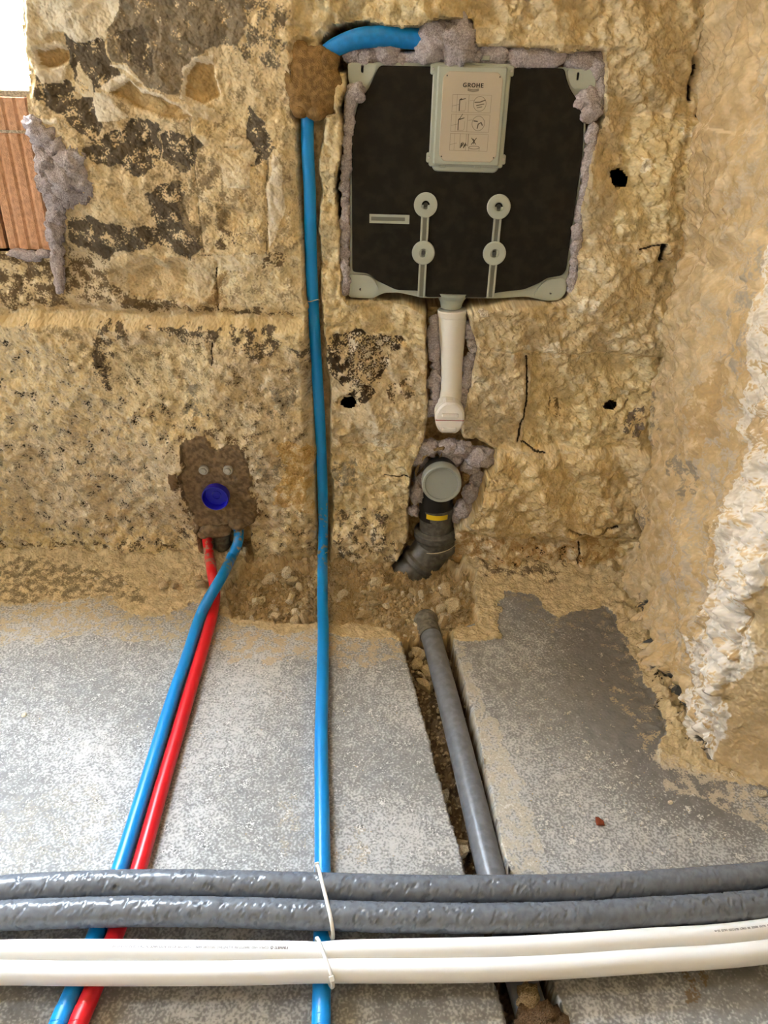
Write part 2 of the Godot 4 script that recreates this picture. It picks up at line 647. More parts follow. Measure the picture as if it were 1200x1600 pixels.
func build_wall_back() -> void:
	var F := Field.new(-1.05, -0.045, 0.62, 1.2, RES, 11)
	tint(F, Color(0.83, 0.757, 0.608), Color(0.80, 0.715, 0.55), Color(0.895, 0.84, 0.72), 0.20, 31)
	for j in F.h:
		for i in F.w:
			F.id[j * F.w + i] = stone_of(F.x0 + i * RES + (F.wx[j * F.w + i] / 255.0 - 0.5) * 0.006, F.y0 + j * RES)
	for q in F.w * F.h:
		var k := 0.955 + 0.09 * fposmod(F.id[q] * 0.618, 1.0)
		F.col[q] = F.col[q] * Color(k, k, k * (0.97 + 0.06 * fposmod(F.id[q] * 0.37, 1.0)))
	var cream := Color(0.93, 0.885, 0.785)
	var white := Color(0.935, 0.89, 0.80)
	var dark := Color(0.40, 0.36, 0.30)
	var grey := Color(0.53, 0.48, 0.40)
	var stain := Color(0.47, 0.40, 0.30)
	var tan_ := Color(0.76, 0.65, 0.46)
	# joints of the courses: pale mortar on the right, faint on the left
	var pale := Color(0.88, 0.80, 0.64)
	for y in [0.926, 0.722, 0.511, 0.303]:
		F.line(PackedVector2Array([Vector2(0.30 if y > 0.6 else 0.14, y), Vector2(0.56, y)]), 0.0065, {"col": pale, "dh": -0.003, "dens": 0.72, "warp": 0.010})
	F.line(PackedVector2Array([Vector2(-0.09, 0.297), Vector2(0.09, 0.301)]), 0.004, {"col": pale, "dh": -0.002, "dens": 0.6})
	F.line(PackedVector2Array([Vector2(-0.02, 0.46), Vector2(0.075, 0.462)]), 0.004, {"col": pale, "dh": -0.002, "dens": 0.6})
	F.line(PackedVector2Array([Vector2(0.14, 0.087), Vector2(0.54, 0.087)]), 0.010, {"dh": -0.006, "warp": 0.02})
	var crack_shade := Color(0.16, 0.13, 0.10)  # near-black tone paints in the shade inside cracks and saw cuts
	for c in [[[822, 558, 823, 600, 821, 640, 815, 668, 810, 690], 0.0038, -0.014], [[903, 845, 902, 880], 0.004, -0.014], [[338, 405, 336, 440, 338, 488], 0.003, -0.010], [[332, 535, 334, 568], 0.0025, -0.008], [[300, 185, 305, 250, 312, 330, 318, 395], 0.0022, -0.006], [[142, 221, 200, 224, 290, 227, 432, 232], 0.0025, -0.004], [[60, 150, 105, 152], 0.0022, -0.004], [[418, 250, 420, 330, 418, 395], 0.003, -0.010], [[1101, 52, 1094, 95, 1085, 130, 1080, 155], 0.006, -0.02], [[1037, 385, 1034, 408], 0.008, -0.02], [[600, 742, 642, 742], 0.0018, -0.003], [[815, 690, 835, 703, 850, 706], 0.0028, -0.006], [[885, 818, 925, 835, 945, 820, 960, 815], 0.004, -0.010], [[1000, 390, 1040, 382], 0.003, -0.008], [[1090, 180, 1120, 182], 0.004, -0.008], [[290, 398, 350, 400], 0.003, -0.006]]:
		F.line(wpoly(c[0]), c[1], {"col": crack_shade, "dh": c[2], "warp": 0.007})
	# left: remains of plaster, cement, damp stains and the bare stone showing through
	F.patch(wpoly([45, -60, 470, -60, 462, 60, 445, 160, 452, 240, 462, 390, 440, 400, 330, 400, 240, 410, 160, 385, 100, 395, 75, 300, 55, 190]), {"dh": 0.006, "warp": 0.03, "col": Color(0.83, 0.745, 0.58), "mix": 0.55})
	F.patch(wpoly([-120, -60, 462, -60, 450, 250, 462, 400, 480, 490, -120, 490]), {"col": Color(0.88, 0.80, 0.645), "dens": 0.42, "warp": 0.06, "mix": 0.75, "dh": 0.0015})
	F.patch(wpoly([-120, 180, 462, 100, 470, 480, -120, 480]), {"col": Color(0.62, 0.54, 0.41), "dens": 0.33, "warp": 0.05, "mix": 0.6})
	F.patch(wpoly([-120, 505, 480, 505, 490, 870, -120, 870]), {"col": Color(0.55, 0.48, 0.37), "dens": 0.35, "warp": 0.05, "mix": 0.55})
	F.patch(wpoly([40, -40, 195, -40, 188, 28, 172, 50, 168, 66, 110, 64, 105, 48, 62, 64, 48, 60]), {"col": cream, "dh": 0.005, "warp": 0.02, "grain": 0.06})
	F.patch(wpoly([192, -40, 385, -40, 392, 25, 372, 62, 338, 82, 300, 86, 288, 112, 280, 142, 236, 138, 204, 108, 182, 96, 172, 62]), {"col": Color(0.55, 0.50, 0.42), "dh": 0.002, "warp": 0.03, "dens": 0.82, "grain": 0.3})
	F.patch(wpoly([365, -40, 462, -40, 455, 60, 420, 100, 370, 95, 350, 70]), {"col": grey, "dens": 0.42, "warp": 0.05})
	for a in [[98, 48, 120, 66, 162, 60, 172, 86, 188, 116, 180, 132, 150, 136, 150, 150, 130, 155, 112, 112, 104, 100], [188, 56, 226, 44, 247, 76, 242, 118, 220, 100, 192, 92], [392, 164, 406, 186, 431, 226, 412, 255, 390, 260, 386, 205]]:
		F.patch(wpoly(a), {"col": dark, "dens": 0.74, "warp": 0.02, "dh": -0.002})
	for a in [[55, 118, 95, 128, 150, 140, 156, 200, 152, 218, 130, 198, 80, 162, 58, 157], [140, 224, 180, 200, 206, 184, 246, 200, 252, 250, 232, 274, 200, 256, 160, 252], [250, 204, 290, 212, 312, 226, 308, 252, 280, 264, 254, 250], [236, 300, 272, 288, 302, 330, 320, 386, 290, 402, 254, 386, 240, 332], [106, 344, 160, 344, 216, 352, 252, 360, 252, 392, 170, 400, 108, 382]]:
		F.patch(wpoly(a), {"col": dark, "dens": 0.66, "warp": 0.03, "dh": -0.002})
	for a in [[98, 388, 165, 400, 170, 440, 178, 456, 140, 472, 98, 452], [335, 360, 390, 366, 385, 385, 340, 384], [392, 396, 442, 400, 446, 412, 408, 420], [165, 440, 300, 480, 460, 484, 460, 492, 300, 490, 160, 480], [0, 400, 90, 400, 100, 470, 0, 485]]:
		F.patch(wpoly(a), {"col": stain, "dens": 0.50, "warp": 0.03})
	F.patch(wpoly([310, 230, 395, 240, 395, 300, 330, 320, 300, 290]), {"col": Color(0.66, 0.57, 0.43), "dens": 0.55, "warp": 0.04})
	for a in [[162, 136, 190, 116, 216, 140, 252, 145, 292, 170, 314, 186, 270, 186, 204, 166], [284, 112, 304, 86, 336, 90, 342, 140, 312, 162, 284, 156], [48, 64, 106, 74, 106, 96, 60, 100]]:
		F.patch(wpoly(a), {"col": white, "dh": 0.003, "warp": 0.02, "grain": 0.1})
		F.patch(shrunk(wpoly(a), 0.86, Vector2(0.002, -0.006)), {"col": tan_, "dh": -0.014, "warp": 0.014})
	for a in [[144, 144, 166, 144, 182, 166, 202, 182, 166, 192, 154, 192], [286, 150, 332, 166, 336, 186, 300, 186], [170, 98, 200, 104, 236, 142, 205, 118], [50, 98, 104, 108, 100, 132, 66, 132], [425, 240, 440, 260, 444, 330, 424, 388, 418, 330], [64, 180, 94, 182, 92, 190, 70, 190], [350, 250, 392, 252, 396, 290, 360, 290]]:
		F.patch(wpoly(a), {"col": white, "dh": 0.003, "warp": 0.014, "grain": 0.1})
	for a in [[154, 256, 196, 262, 240, 276, 240, 290, 180, 284, 156, 276], [100, 316, 150, 320, 232, 318, 234, 344, 160, 344, 108, 342], [312, 224, 360, 230, 400, 236, 396, 256, 330, 254], [176, 404, 250, 398, 322, 404, 320, 428, 250, 430, 200, 425], [300, 398, 345, 400, 345, 420, 300, 418]]:
		F.patch(wpoly(a), {"col": Color(0.89, 0.81, 0.65), "dens": 0.66, "warp": 0.03, "mix": 0.85, "dh": 0.002})
	for a in [[336, 322, 366, 316, 394, 330, 392, 356, 362, 366, 338, 354], [172, 420, 230, 408, 300, 412, 328, 440, 322, 470, 230, 478, 185, 470]]:
		F.patch(wpoly(a), {"dh": -0.008, "warp": 0.02})
		F.patch(shrunk(wpoly(a), 0.7), {"dh": -0.006, "warp": 0.02, "col": Color(0.84, 0.74, 0.56), "mix": 0.6})
	F.patch(wpoly([320, 470, 345, 430, 360, 418, 338, 480]), {"col": Color(0.62, 0.51, 0.35), "warp": 0.02, "dens": 0.6, "mix": 0.8})
	for a in [[350, 226, 392, 228, 394, 290, 352, 290], [310, 300, 330, 302, 328, 322, 312, 320], [330, 396, 420, 398, 400, 420, 345, 420], [290, 402, 326, 404, 322, 450, 300, 488, 288, 470], [310, 214, 390, 218, 388, 228, 312, 226], [36, -20, 60, -20, 64, 60, 50, 90, 42, 50], [270, 160, 340, 172, 338, 190, 290, 184], [118, 96, 150, 120, 146, 150, 120, 150]]:
		F.patch(wpoly(a), {"col": Color(0.90, 0.835, 0.70), "dens": 0.72, "warp": 0.022, "mix": 0.9, "dh": 0.002, "grain": 0.1})
	F.patch(wpoly([256, 250, 350, 246, 352, 350, 320, 390, 262, 300]), {"col": Color(0.60, 0.53, 0.41), "dens": 0.44, "warp": 0.04, "mix": 0.8})
	F.line(PackedVector2Array([Vector2(-1.05, 0.552), Vector2(-0.17, 0.552)]), 0.022, {"col": Color(0.88, 0.79, 0.61), "dens": 0.72, "warp": 0.02, "mix": 0.7})
	# below the ledge
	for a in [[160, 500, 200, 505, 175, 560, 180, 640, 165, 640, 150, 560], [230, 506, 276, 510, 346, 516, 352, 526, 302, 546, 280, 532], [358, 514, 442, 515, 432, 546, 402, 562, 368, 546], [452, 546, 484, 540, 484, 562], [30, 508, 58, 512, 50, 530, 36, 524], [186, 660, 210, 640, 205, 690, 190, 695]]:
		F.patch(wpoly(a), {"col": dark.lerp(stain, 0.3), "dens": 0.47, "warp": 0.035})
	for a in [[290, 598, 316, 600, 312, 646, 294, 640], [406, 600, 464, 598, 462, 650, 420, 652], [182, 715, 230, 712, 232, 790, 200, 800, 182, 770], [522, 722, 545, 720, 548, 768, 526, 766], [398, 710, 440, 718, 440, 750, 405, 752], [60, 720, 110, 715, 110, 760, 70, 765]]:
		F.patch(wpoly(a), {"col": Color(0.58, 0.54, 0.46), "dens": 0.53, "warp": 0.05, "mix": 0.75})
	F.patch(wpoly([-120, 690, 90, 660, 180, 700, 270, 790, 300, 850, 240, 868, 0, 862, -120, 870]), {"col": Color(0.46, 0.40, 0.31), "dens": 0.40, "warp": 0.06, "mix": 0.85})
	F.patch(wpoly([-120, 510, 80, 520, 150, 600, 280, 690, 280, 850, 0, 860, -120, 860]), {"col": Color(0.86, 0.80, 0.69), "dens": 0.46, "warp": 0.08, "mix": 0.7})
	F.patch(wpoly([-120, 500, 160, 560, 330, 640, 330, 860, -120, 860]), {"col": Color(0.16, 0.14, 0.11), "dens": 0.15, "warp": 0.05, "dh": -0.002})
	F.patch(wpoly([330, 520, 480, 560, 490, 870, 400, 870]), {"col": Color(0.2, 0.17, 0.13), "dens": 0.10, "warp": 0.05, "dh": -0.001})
	F.patch(wpoly([440, 690, 490, 690, 495, 800, 430, 790]), {"col": Color(0.80, 0.64, 0.38), "dens": 0.6, "warp": 0.05, "mix": 0.7})
	# between the pipe and the drain
	F.patch(wpoly([508, 524, 560, 518, 626, 528, 642, 540, 604, 562, 592, 602, 562, 640, 536, 604, 514, 582]), {"col": Color(0.30, 0.25, 0.19), "dens": 0.52, "warp": 0.02, "dh": -0.003})
	F.patch(wpoly([540, 520, 626, 528, 600, 575, 560, 610, 545, 580]), {"col": white, "dens": 0.34, "warp": 0.02, "dh": 0.002})
	F.patch(wpoly([600, 600, 640, 595, 645, 625, 620, 632]), {"col": Color(0.42, 0.36, 0.28), "dens": 0.45, "warp": 0.02})
	F.patch(wpoly([560, 650, 640, 640, 640, 690, 600, 700, 560, 690]), {"col": cream, "dens": 0.42, "warp": 0.04})
	F.patch(wpoly([515, 800, 600, 800, 620, 870, 520, 880]), {"col": Color(0.45, 0.40, 0.32), "dens": 0.36, "warp": 0.04})
	# right: cleaner stone with pale spots, an ochre foot and black specks
	for a in [[812, 534, 832, 536, 830, 548, 812, 546], [848, 540, 872, 530, 874, 556, 850, 575], [898, 550, 915, 552, 912, 565, 900, 566], [898, 588, 920, 586, 916, 606, 898, 605], [972, 612, 990, 612, 988, 622, 975, 622], [900, 460, 930, 462, 925, 486, 902, 482], [905, 400, 930, 405, 928, 430, 906, 420], [1000, 245, 1020, 248, 1018, 270, 1002, 268], [1060, 200, 1090, 195, 1088, 215, 1066, 218]]:
		F.patch(wpoly(a), {"col": cream, "warp": 0.014, "dh": 0.002, "dens": 0.7})
	F.patch(wpoly([715, 838, 960, 842, 965, 882, 700, 884]), {"col": Color(0.74, 0.58, 0.37), "dens": 0.5, "warp": 0.09, "mix": 0.6})
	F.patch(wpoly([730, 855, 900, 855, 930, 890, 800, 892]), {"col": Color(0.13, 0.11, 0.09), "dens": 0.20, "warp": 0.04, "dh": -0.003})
	F.patch(wpoly([720, 710, 960, 710, 950, 838, 720, 838]), {"col": Color(0.84, 0.73, 0.52), "dens": 0.62, "warp": 0.05, "mix": 0.6})
	F.patch(wpoly([860, 620, 880, 630, 888, 660, 862, 645]), {"col": stain, "dens": 0.45, "warp": 0.02})
	F.patch(wpoly([975, 660, 1005, 640, 1010, 670, 985, 690]), {"col": Color(0.50, 0.45, 0.40), "dens": 0.5, "warp": 0.03})
	F.patch(wpoly([500, -40, 735, -40, 730, 30, 560, 30]), {"col": Color(0.86, 0.76, 0.56), "dens": 0.5, "warp": 0.05, "mix": 0.7})
	# cut into the wall: recess of the cistern, chases of the pipes, drilled holes
	var raw := Color(0.77, 0.67, 0.50)
	F.patch(wpoly([463, -60, 466, 60, 470, 90, 500, 92, 520, 60, 525, 28, 500, 10, 490, -60]), {"dh": -0.012, "warp": 0.012})
	F.patch(wpoly([500, 100, 498, 75, 520, 44, 560, 38, 600, 44, 650, 42, 690, 34, 726, 35, 737, 32, 740, 72, 762, 78, 800, 78, 860, 81, 900, 85, 943, 82, 947, 102, 943, 180, 938, 192, 930, 212, 926, 240, 916, 290, 907, 330, 902, 400, 900, 440, 886, 470, 860, 473, 800, 470, 742, 484, 728, 490, 664, 490, 640, 475, 600, 468, 545, 470, 536, 460, 534, 400, 532, 360, 527, 300, 534, 250, 536, 200, 533, 170, 543, 140, 541, 112]), {"deep": -0.13, "warp": 0.010, "col": raw})
	F.patch(wpoly([664, 478, 730, 478, 737, 520, 747, 545, 740, 580, 732, 620, 724, 660, 723, 692, 750, 696, 776, 704, 772, 726, 757, 740, 752, 762, 737, 800, 724, 816, 709, 826, 706, 870, 712, 905, 605, 900, 626, 868, 638, 845, 640, 790, 645, 740, 655, 710, 665, 690, 672, 640, 668, 600, 668, 560, 670, 520, 668, 495]), {"deep": -0.075, "warp": 0.009, "col": raw})
	F.patch(wpoly([465, 150, 468, 250, 470, 330, 475, 400, 480, 500, 488, 600, 493, 700, 495, 800, 495, 900, 514, 900, 518, 800, 516, 700, 514, 600, 510, 540, 505, 500, 501, 450, 498, 400, 501, 330, 499, 250, 508, 190, 505, 150]), {"deep": -0.034, "warp": 0.009, "col": raw})
	F.patch(wpoly([455, 100, 520, 90, 522, 180, 462, 190]), {"deep": -0.030, "warp": 0.014, "col": raw})
	F.patch(wpoly([307, 840, 316, 826, 386, 824, 389, 850, 391, 885, 316, 888]), {"deep": -0.060, "warp": 0.008, "col": raw})
	var bores := []
	for hl in [[970, 281, 19, 17], [955, 637, 13, 8], [545, 632, 15, 11]]:
		var ring := []
		for i in 12: ring.append_array([hl[0] + hl[2] * cos(TAU * i / 12), hl[1] + hl[3] * sin(TAU * i / 12)])
		F.patch(shrunk(wpoly(ring), 1.25), {"dh": -0.010, "warp": 0.016})
		bores.append(shrunk(wpoly(ring), 0.9))
	# the smear of damp mortar round the mixer outlet is a piece of its own
	F.patch(wpoly([283, 690, 312, 676, 338, 694, 348, 696, 374, 692, 386, 716, 388, 748, 398, 786, 395, 822, 372, 832, 366, 820, 352, 832, 306, 842, 304, 806, 290, 776, 285, 745, 288, 715]), {"col": Color(0.47, 0.385, 0.28), "warp": 0.026, "dh": 0.005, "id": 40, "grain": 0.10})
	F.patch(wpoly([264, 734, 282, 732, 284, 756, 268, 762]), {"col": Color(0.47, 0.385, 0.28), "warp": 0.02, "dh": 0.003, "grain": 0.10})
	F.patch(wpoly([262, 680, 390, 672, 404, 800, 400, 838, 300, 848, 270, 770]), {"col": Color(0.47, 0.385, 0.28), "warp": 0.05, "dens": 0.33, "dh": 0.002})
	F.patch(wpoly([316, 800, 352, 796, 350, 828, 316, 830]), {"col": Color(0.50, 0.33, 0.16), "warp": 0.03, "dens": 0.42, "mix": 0.7})
	for b in bores: F.patch(b, {"id": -1, "warp": 0.012})
	# openings: the window and the hole filled with hollow bricks
	F.patch(PackedVector2Array([Vector2(-2, 0.935), Vector2(-0.618, 0.935), Vector2(-0.608, 1.0), Vector2(-0.603, 1.06), Vector2(-0.606, 2), Vector2(-2, 2)]), {"id": -1, "warp": 0.012})
	F.patch(PackedVector2Array([Vector2(-2, 0.674), Vector2(-0.628, 0.674), Vector2(-0.624, 0.80), Vector2(-0.620, 0.97), Vector2(-2, 0.97)]), {"id": -1, "warp": 0.008})
	var m := mat(Color.WHITE, 0.95, 0.25)
	m.albedo_texture = F.texture()
	m.heightmap_enabled = true
	var grit := noise(0.22, 4, 77).get_image(F.w, F.h)
	m.heightmap_texture = ImageTexture.create_from_image(grit)
	m.heightmap_scale = 0.28
	M.wall = m
	F.soften(2.0)
	wall_f = F
	var node := structure("wall_back")
	var made := field_meshes(F, 2, func(x, y, h): return Vector3(x, y, h), wall_relief, Vector3(0, 0, -0.18))
	var keys := made.keys()
	keys.sort()
	for k in keys:
		if k == 40:
			solo("mortar_patch", made[k], M.damp, "brown damp mortar patch smeared around the blue plug", "mortar")
		else:
			part("stone", made[k], m, node)
	# the masonry beyond the relief, and the thickness of the wall
	for b in [[-0.60, 0.62, 1.19, 2.7, -0.30, 0.0], [-1.45, -0.60, 2.2, 2.7, -0.30, 0.0], [-2.6, -1.45, -0.1, 2.7, -0.30, 0.0], [-1.45, -1.045, -0.1, 0.93, -0.30, 0.0], [-0.60, 0.62, -0.1, 1.19, -0.30, -0.16], [-1.045, -0.60, -0.1, 0.90, -0.30, -0.13]]:
		part("masonry", box(Vector3(b[1] - b[0], b[3] - b[2], b[5] - b[4])), M.stone, node, Vector3(b[0] + b[1], b[2] + b[3], b[4] + b[5]) / 2.0)

func shrunk(p: PackedVector2Array, k: float, shift := Vector2.ZERO) -> PackedVector2Array:
	var c := Vector2.ZERO
	for q in p: c += q
	c /= p.size()
	var o := PackedVector2Array()
	for q in p: o.append(c + (q - c) * k + shift)
	return o

# the right wall runs towards the room, turns at a broken corner and goes on to the right
const CORNER := 0.552
func right_place(s: float, y: float, h: float) -> Vector3:
	var lean := (1.0 - clampf(s / 0.45, 0.0, 1.0)) * (0.030 - 0.058 * y)
	var k := smoothstep(CORNER - 0.03, CORNER + 0.03, s)
	var n := Vector3(-1, 0, 0).lerp(Vector3(-0.47, 0, 0.88), k).normalized()
	var p := Vector3(0.530 + lean, y, minf(s, CORNER))
	if s > CORNER: p += Vector3(0.88, 0, 0.47) * (s - CORNER)
	return p + n * h
func right_relief(s: float, y: float, hp: float, _q: int) -> float:
	var end := smoothstep(CORNER - 0.01, CORNER + 0.03, s)
	var rough := lerpf(1.0, 0.25, end)
	var h := n_big.get_noise_2d(s + 4.0, y) * 0.024 * (1.0 - 0.6 * end)
	var u := s * 0.8 - y * 0.6
	var v := s * 0.6 + y * 0.8
	h += (n_face.get_noise_2d(u * 0.8 + 7.0, v * 0.35) + 0.55) * 0.026 * rough
	h += (absf(n_mid.get_noise_2d(s * 0.8 + 2.0, y * 0.8)) - 0.25) * 0.016 * rough
	h += n_chip.get_noise_2d(s + 3.0, y) * 0.0045 * (rough + 0.15)
	h += n_fine.get_noise_2d(s + 5.0, y) * 0.0018
	var craggy := smoothstep(0.36, 0.44, s) * (1.0 - end)
	h += craggy * (n_chip.get_noise_2d(s * 0.8, y * 0.8 + 6.0) * 0.008 + absf(n_mid.get_noise_2d(s * 1.4, y * 1.4)) * 0.016)
	# the broken corner
	h -= 0.022 * exp(-pow((s - CORNER) / 0.02, 2.0)) * (0.6 + n_mid.get_noise_2d(9.0, y * 1.4))
	h += 0.035 * exp(-maxf(y, 0.0) / 0.05) * (1.0 - smoothstep(0.40, 0.52, s)) * (0.3 + 0.7 * smoothstep(0.3, -0.3, n_mid.get_noise_2d(s * 2.0, 4.0)))
	return h + hp

func build_wall_right() -> void:
	var F := Field.new(-0.05, -0.045, 1.06, 1.2, 0.002, 211)
	tint(F, Color(0.79, 0.70, 0.545), Color(0.75, 0.65, 0.485), Color(0.86, 0.79, 0.67), 0.2, 231)
	for j in F.h:
		for i in F.w:
			var x := F.x0 + i * F.res
			var y := F.y0 + j * F.res
			var r := 0
			while r < 5 and y > COURSES[r + 1] - 0.012: r += 1
			F.id[j * F.w + i] = r * 3 + (2 if x > CORNER + 0.012 else 1 if x > (0.34 if r % 2 == 0 else 0.2) else 0)
	var pale := Color(0.87, 0.79, 0.64)
	for y in [0.915, 0.71, 0.50, 0.29]:
		F.line(PackedVector2Array([Vector2(0.0, y), Vector2(0.5, y - 0.005)]), 0.006, {"col": pale, "dh": -0.004, "dens": 0.55, "warp": 0.014})
	# lime and salt along the broken edge, spread to whiten the window-lit band
	var lit_lime := Color(0.93, 0.91, 0.88)
	F.patch(PackedVector2Array([Vector2(0.32, 1.3), Vector2(0.35, 0.72), Vector2(0.39, 0.45), Vector2(0.43, 0.25), Vector2(0.47, -0.05), Vector2(0.565, -0.05), Vector2(0.575, 0.3), Vector2(0.57, 0.6), Vector2(0.58, 1.3)]), {"col": lit_lime, "dens": 0.68, "warp": 0.09, "mix": 0.9})
	F.patch(PackedVector2Array([Vector2(0.24, 0.40), Vector2(0.34, 0.60), Vector2(0.40, 0.40), Vector2(0.46, 0.15), Vector2(0.36, 0.05), Vector2(0.26, 0.15)]), {"col": Color(0.74, 0.685, 0.60), "dens": 0.40, "warp": 0.09})
	F.patch(PackedVector2Array([Vector2(0.30, 0.9), Vector2(0.36, 0.75), Vector2(0.34, 0.55), Vector2(0.26, 0.6)]), {"col": Color(0.62, 0.57, 0.50), "dens": 0.38, "warp": 0.06})
	F.patch(PackedVector2Array([Vector2(0.16, 1.3), Vector2(0.20, 0.0), Vector2(0.50, -0.05), Vector2(0.50, 1.3)]), {"col": Color(0.87, 0.82, 0.74), "dens": 0.40, "warp": 0.08, "mix": 0.5})
	for a in [[1075, 640, 1110, 600, 1130, 560, 1140, 590, 1100, 690, 1085, 720], [1085, 850, 1120, 800, 1150, 790, 1140, 830, 1100, 870], [1090, 960, 1115, 935, 1120, 975, 1098, 985], [1083, 1060, 1105, 1030, 1108, 1060, 1085, 1100], [1150, 680, 1190, 640, 1198, 680, 1160, 710]]:
		F.patch(rpoly(a), {"col": Color(0.75, 0.63, 0.44), "warp": 0.06, "dens": 0.6, "dh": -0.006, "mix": 0.7})
	for a in [[1000, 640, 1020, 620, 1025, 680, 1005, 700], [1040, 720, 1080, 680, 1085, 740, 1050, 790], [980, 800, 1000, 780, 1000, 860, 985, 880], [1010, 540, 1030, 520, 1020, 580, 1008, 570]]:
		F.patch(rpoly(a), {"col": Color(0.56, 0.52, 0.46), "dens": 0.40, "warp": 0.07, "mix": 0.7})
	# dark hollows at the foot of the wall
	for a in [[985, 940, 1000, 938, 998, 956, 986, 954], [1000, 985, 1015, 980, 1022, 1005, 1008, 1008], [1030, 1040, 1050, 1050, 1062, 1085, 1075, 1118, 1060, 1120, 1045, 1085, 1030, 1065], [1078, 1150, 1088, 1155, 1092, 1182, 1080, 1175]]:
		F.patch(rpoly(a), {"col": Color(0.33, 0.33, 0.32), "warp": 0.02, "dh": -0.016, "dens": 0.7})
	# the return is rendered smooth
	F.patch(PackedVector2Array([Vector2(CORNER + 0.025, -0.1), Vector2(1.2, -0.1), Vector2(1.2, 1.3), Vector2(CORNER + 0.025, 1.3)]), {"col": Color(0.79, 0.70, 0.545), "warp": 0.03, "grain": 0.10, "mix": 0.6})
	var m := mat(Color.WHITE, 0.95, 0.25)
	m.albedo_texture = F.texture()
	m.heightmap_enabled = true
	m.heightmap_texture = ImageTexture.create_from_image(noise(0.25, 4, 78).get_image(F.w, F.h))
	m.heightmap_scale = 0.30
	F.soften(2.0)
	var node := structure("wall_right")
	var made := field_meshes(F, 2, right_place, right_relief, Vector3(0.1, 0, 0))
	var keys := made.keys()
	keys.sort()
	for k in keys: part("stone", made[k], m, node)
	block(node, [0.50, -0.30, 0.50, 0.55, 0.53, 0.56, 0.97, 0.79, 2.2, 1.44, 2.4, 1.44, 2.4, -0.30], 1.19, 2.7)
	block(node, [0.61, -0.30, 0.61, 0.56, 0.99, 0.75, 2.2, 1.40, 2.4, 1.44, 2.4, -0.30], -0.1, 1.19)
	block(node, [0.97, 0.78, 2.2, 1.43, 2.2, 1.36, 1.0, 0.72], -0.1, 1.19)
	block(node, [2.2, 1.40, 2.4, 1.40, 2.4, 3.6, 2.2, 3.6], -0.1, 2.7)

func block(node: Node3D, a: Array, y0: float, y1: float) -> void:
	var p := PackedVector2Array()
	for i in range(0, a.size(), 2): p.append(Vector2(a[i], -a[i + 1]))
	var o := part("masonry", slab(p, y0, y1, 0.002), M.stone, node)
	o.rotation.x = -PI / 2

# ---------------------------------------------------------------- floor
func floor_relief(x: float, z: float, hp: float, q: int) -> float:
	var h := n_fine.get_noise_2d(x * 0.7, z * 0.7 + 3.0) * 0.0006 + n_big.get_noise_2d(x, z + 8.0) * 0.002
	# dust and mortar heaped against the walls
	var e := exp(-maxf(z - 0.01, 0.0) / 0.05)
	h += e * (0.020 + 0.012 * n_mid.get_noise_2d(x, z))
	var xr := 0.515 - x
	h += exp(-maxf(xr, 0.0) / 0.03) * 0.016 * (1.0 - smoothstep(0.45, 0.60, z)) * (0.8 + n_mid.get_noise_2d(x * 1.5, z * 1.5))
	if hp < -0.004:
		h += absf(n_chip.get_noise_2d(x, z)) * 0.020 + n_mid.get_noise_2d(x, z) * 0.012
	elif floor_sand[q] > 0:
		h += n_chip.get_noise_2d(x, z) * 0.004 + n_fine.get_noise_2d(x, z) * 0.0012 + 0.002
	return h + hp
var floor_sand: PackedByteArray

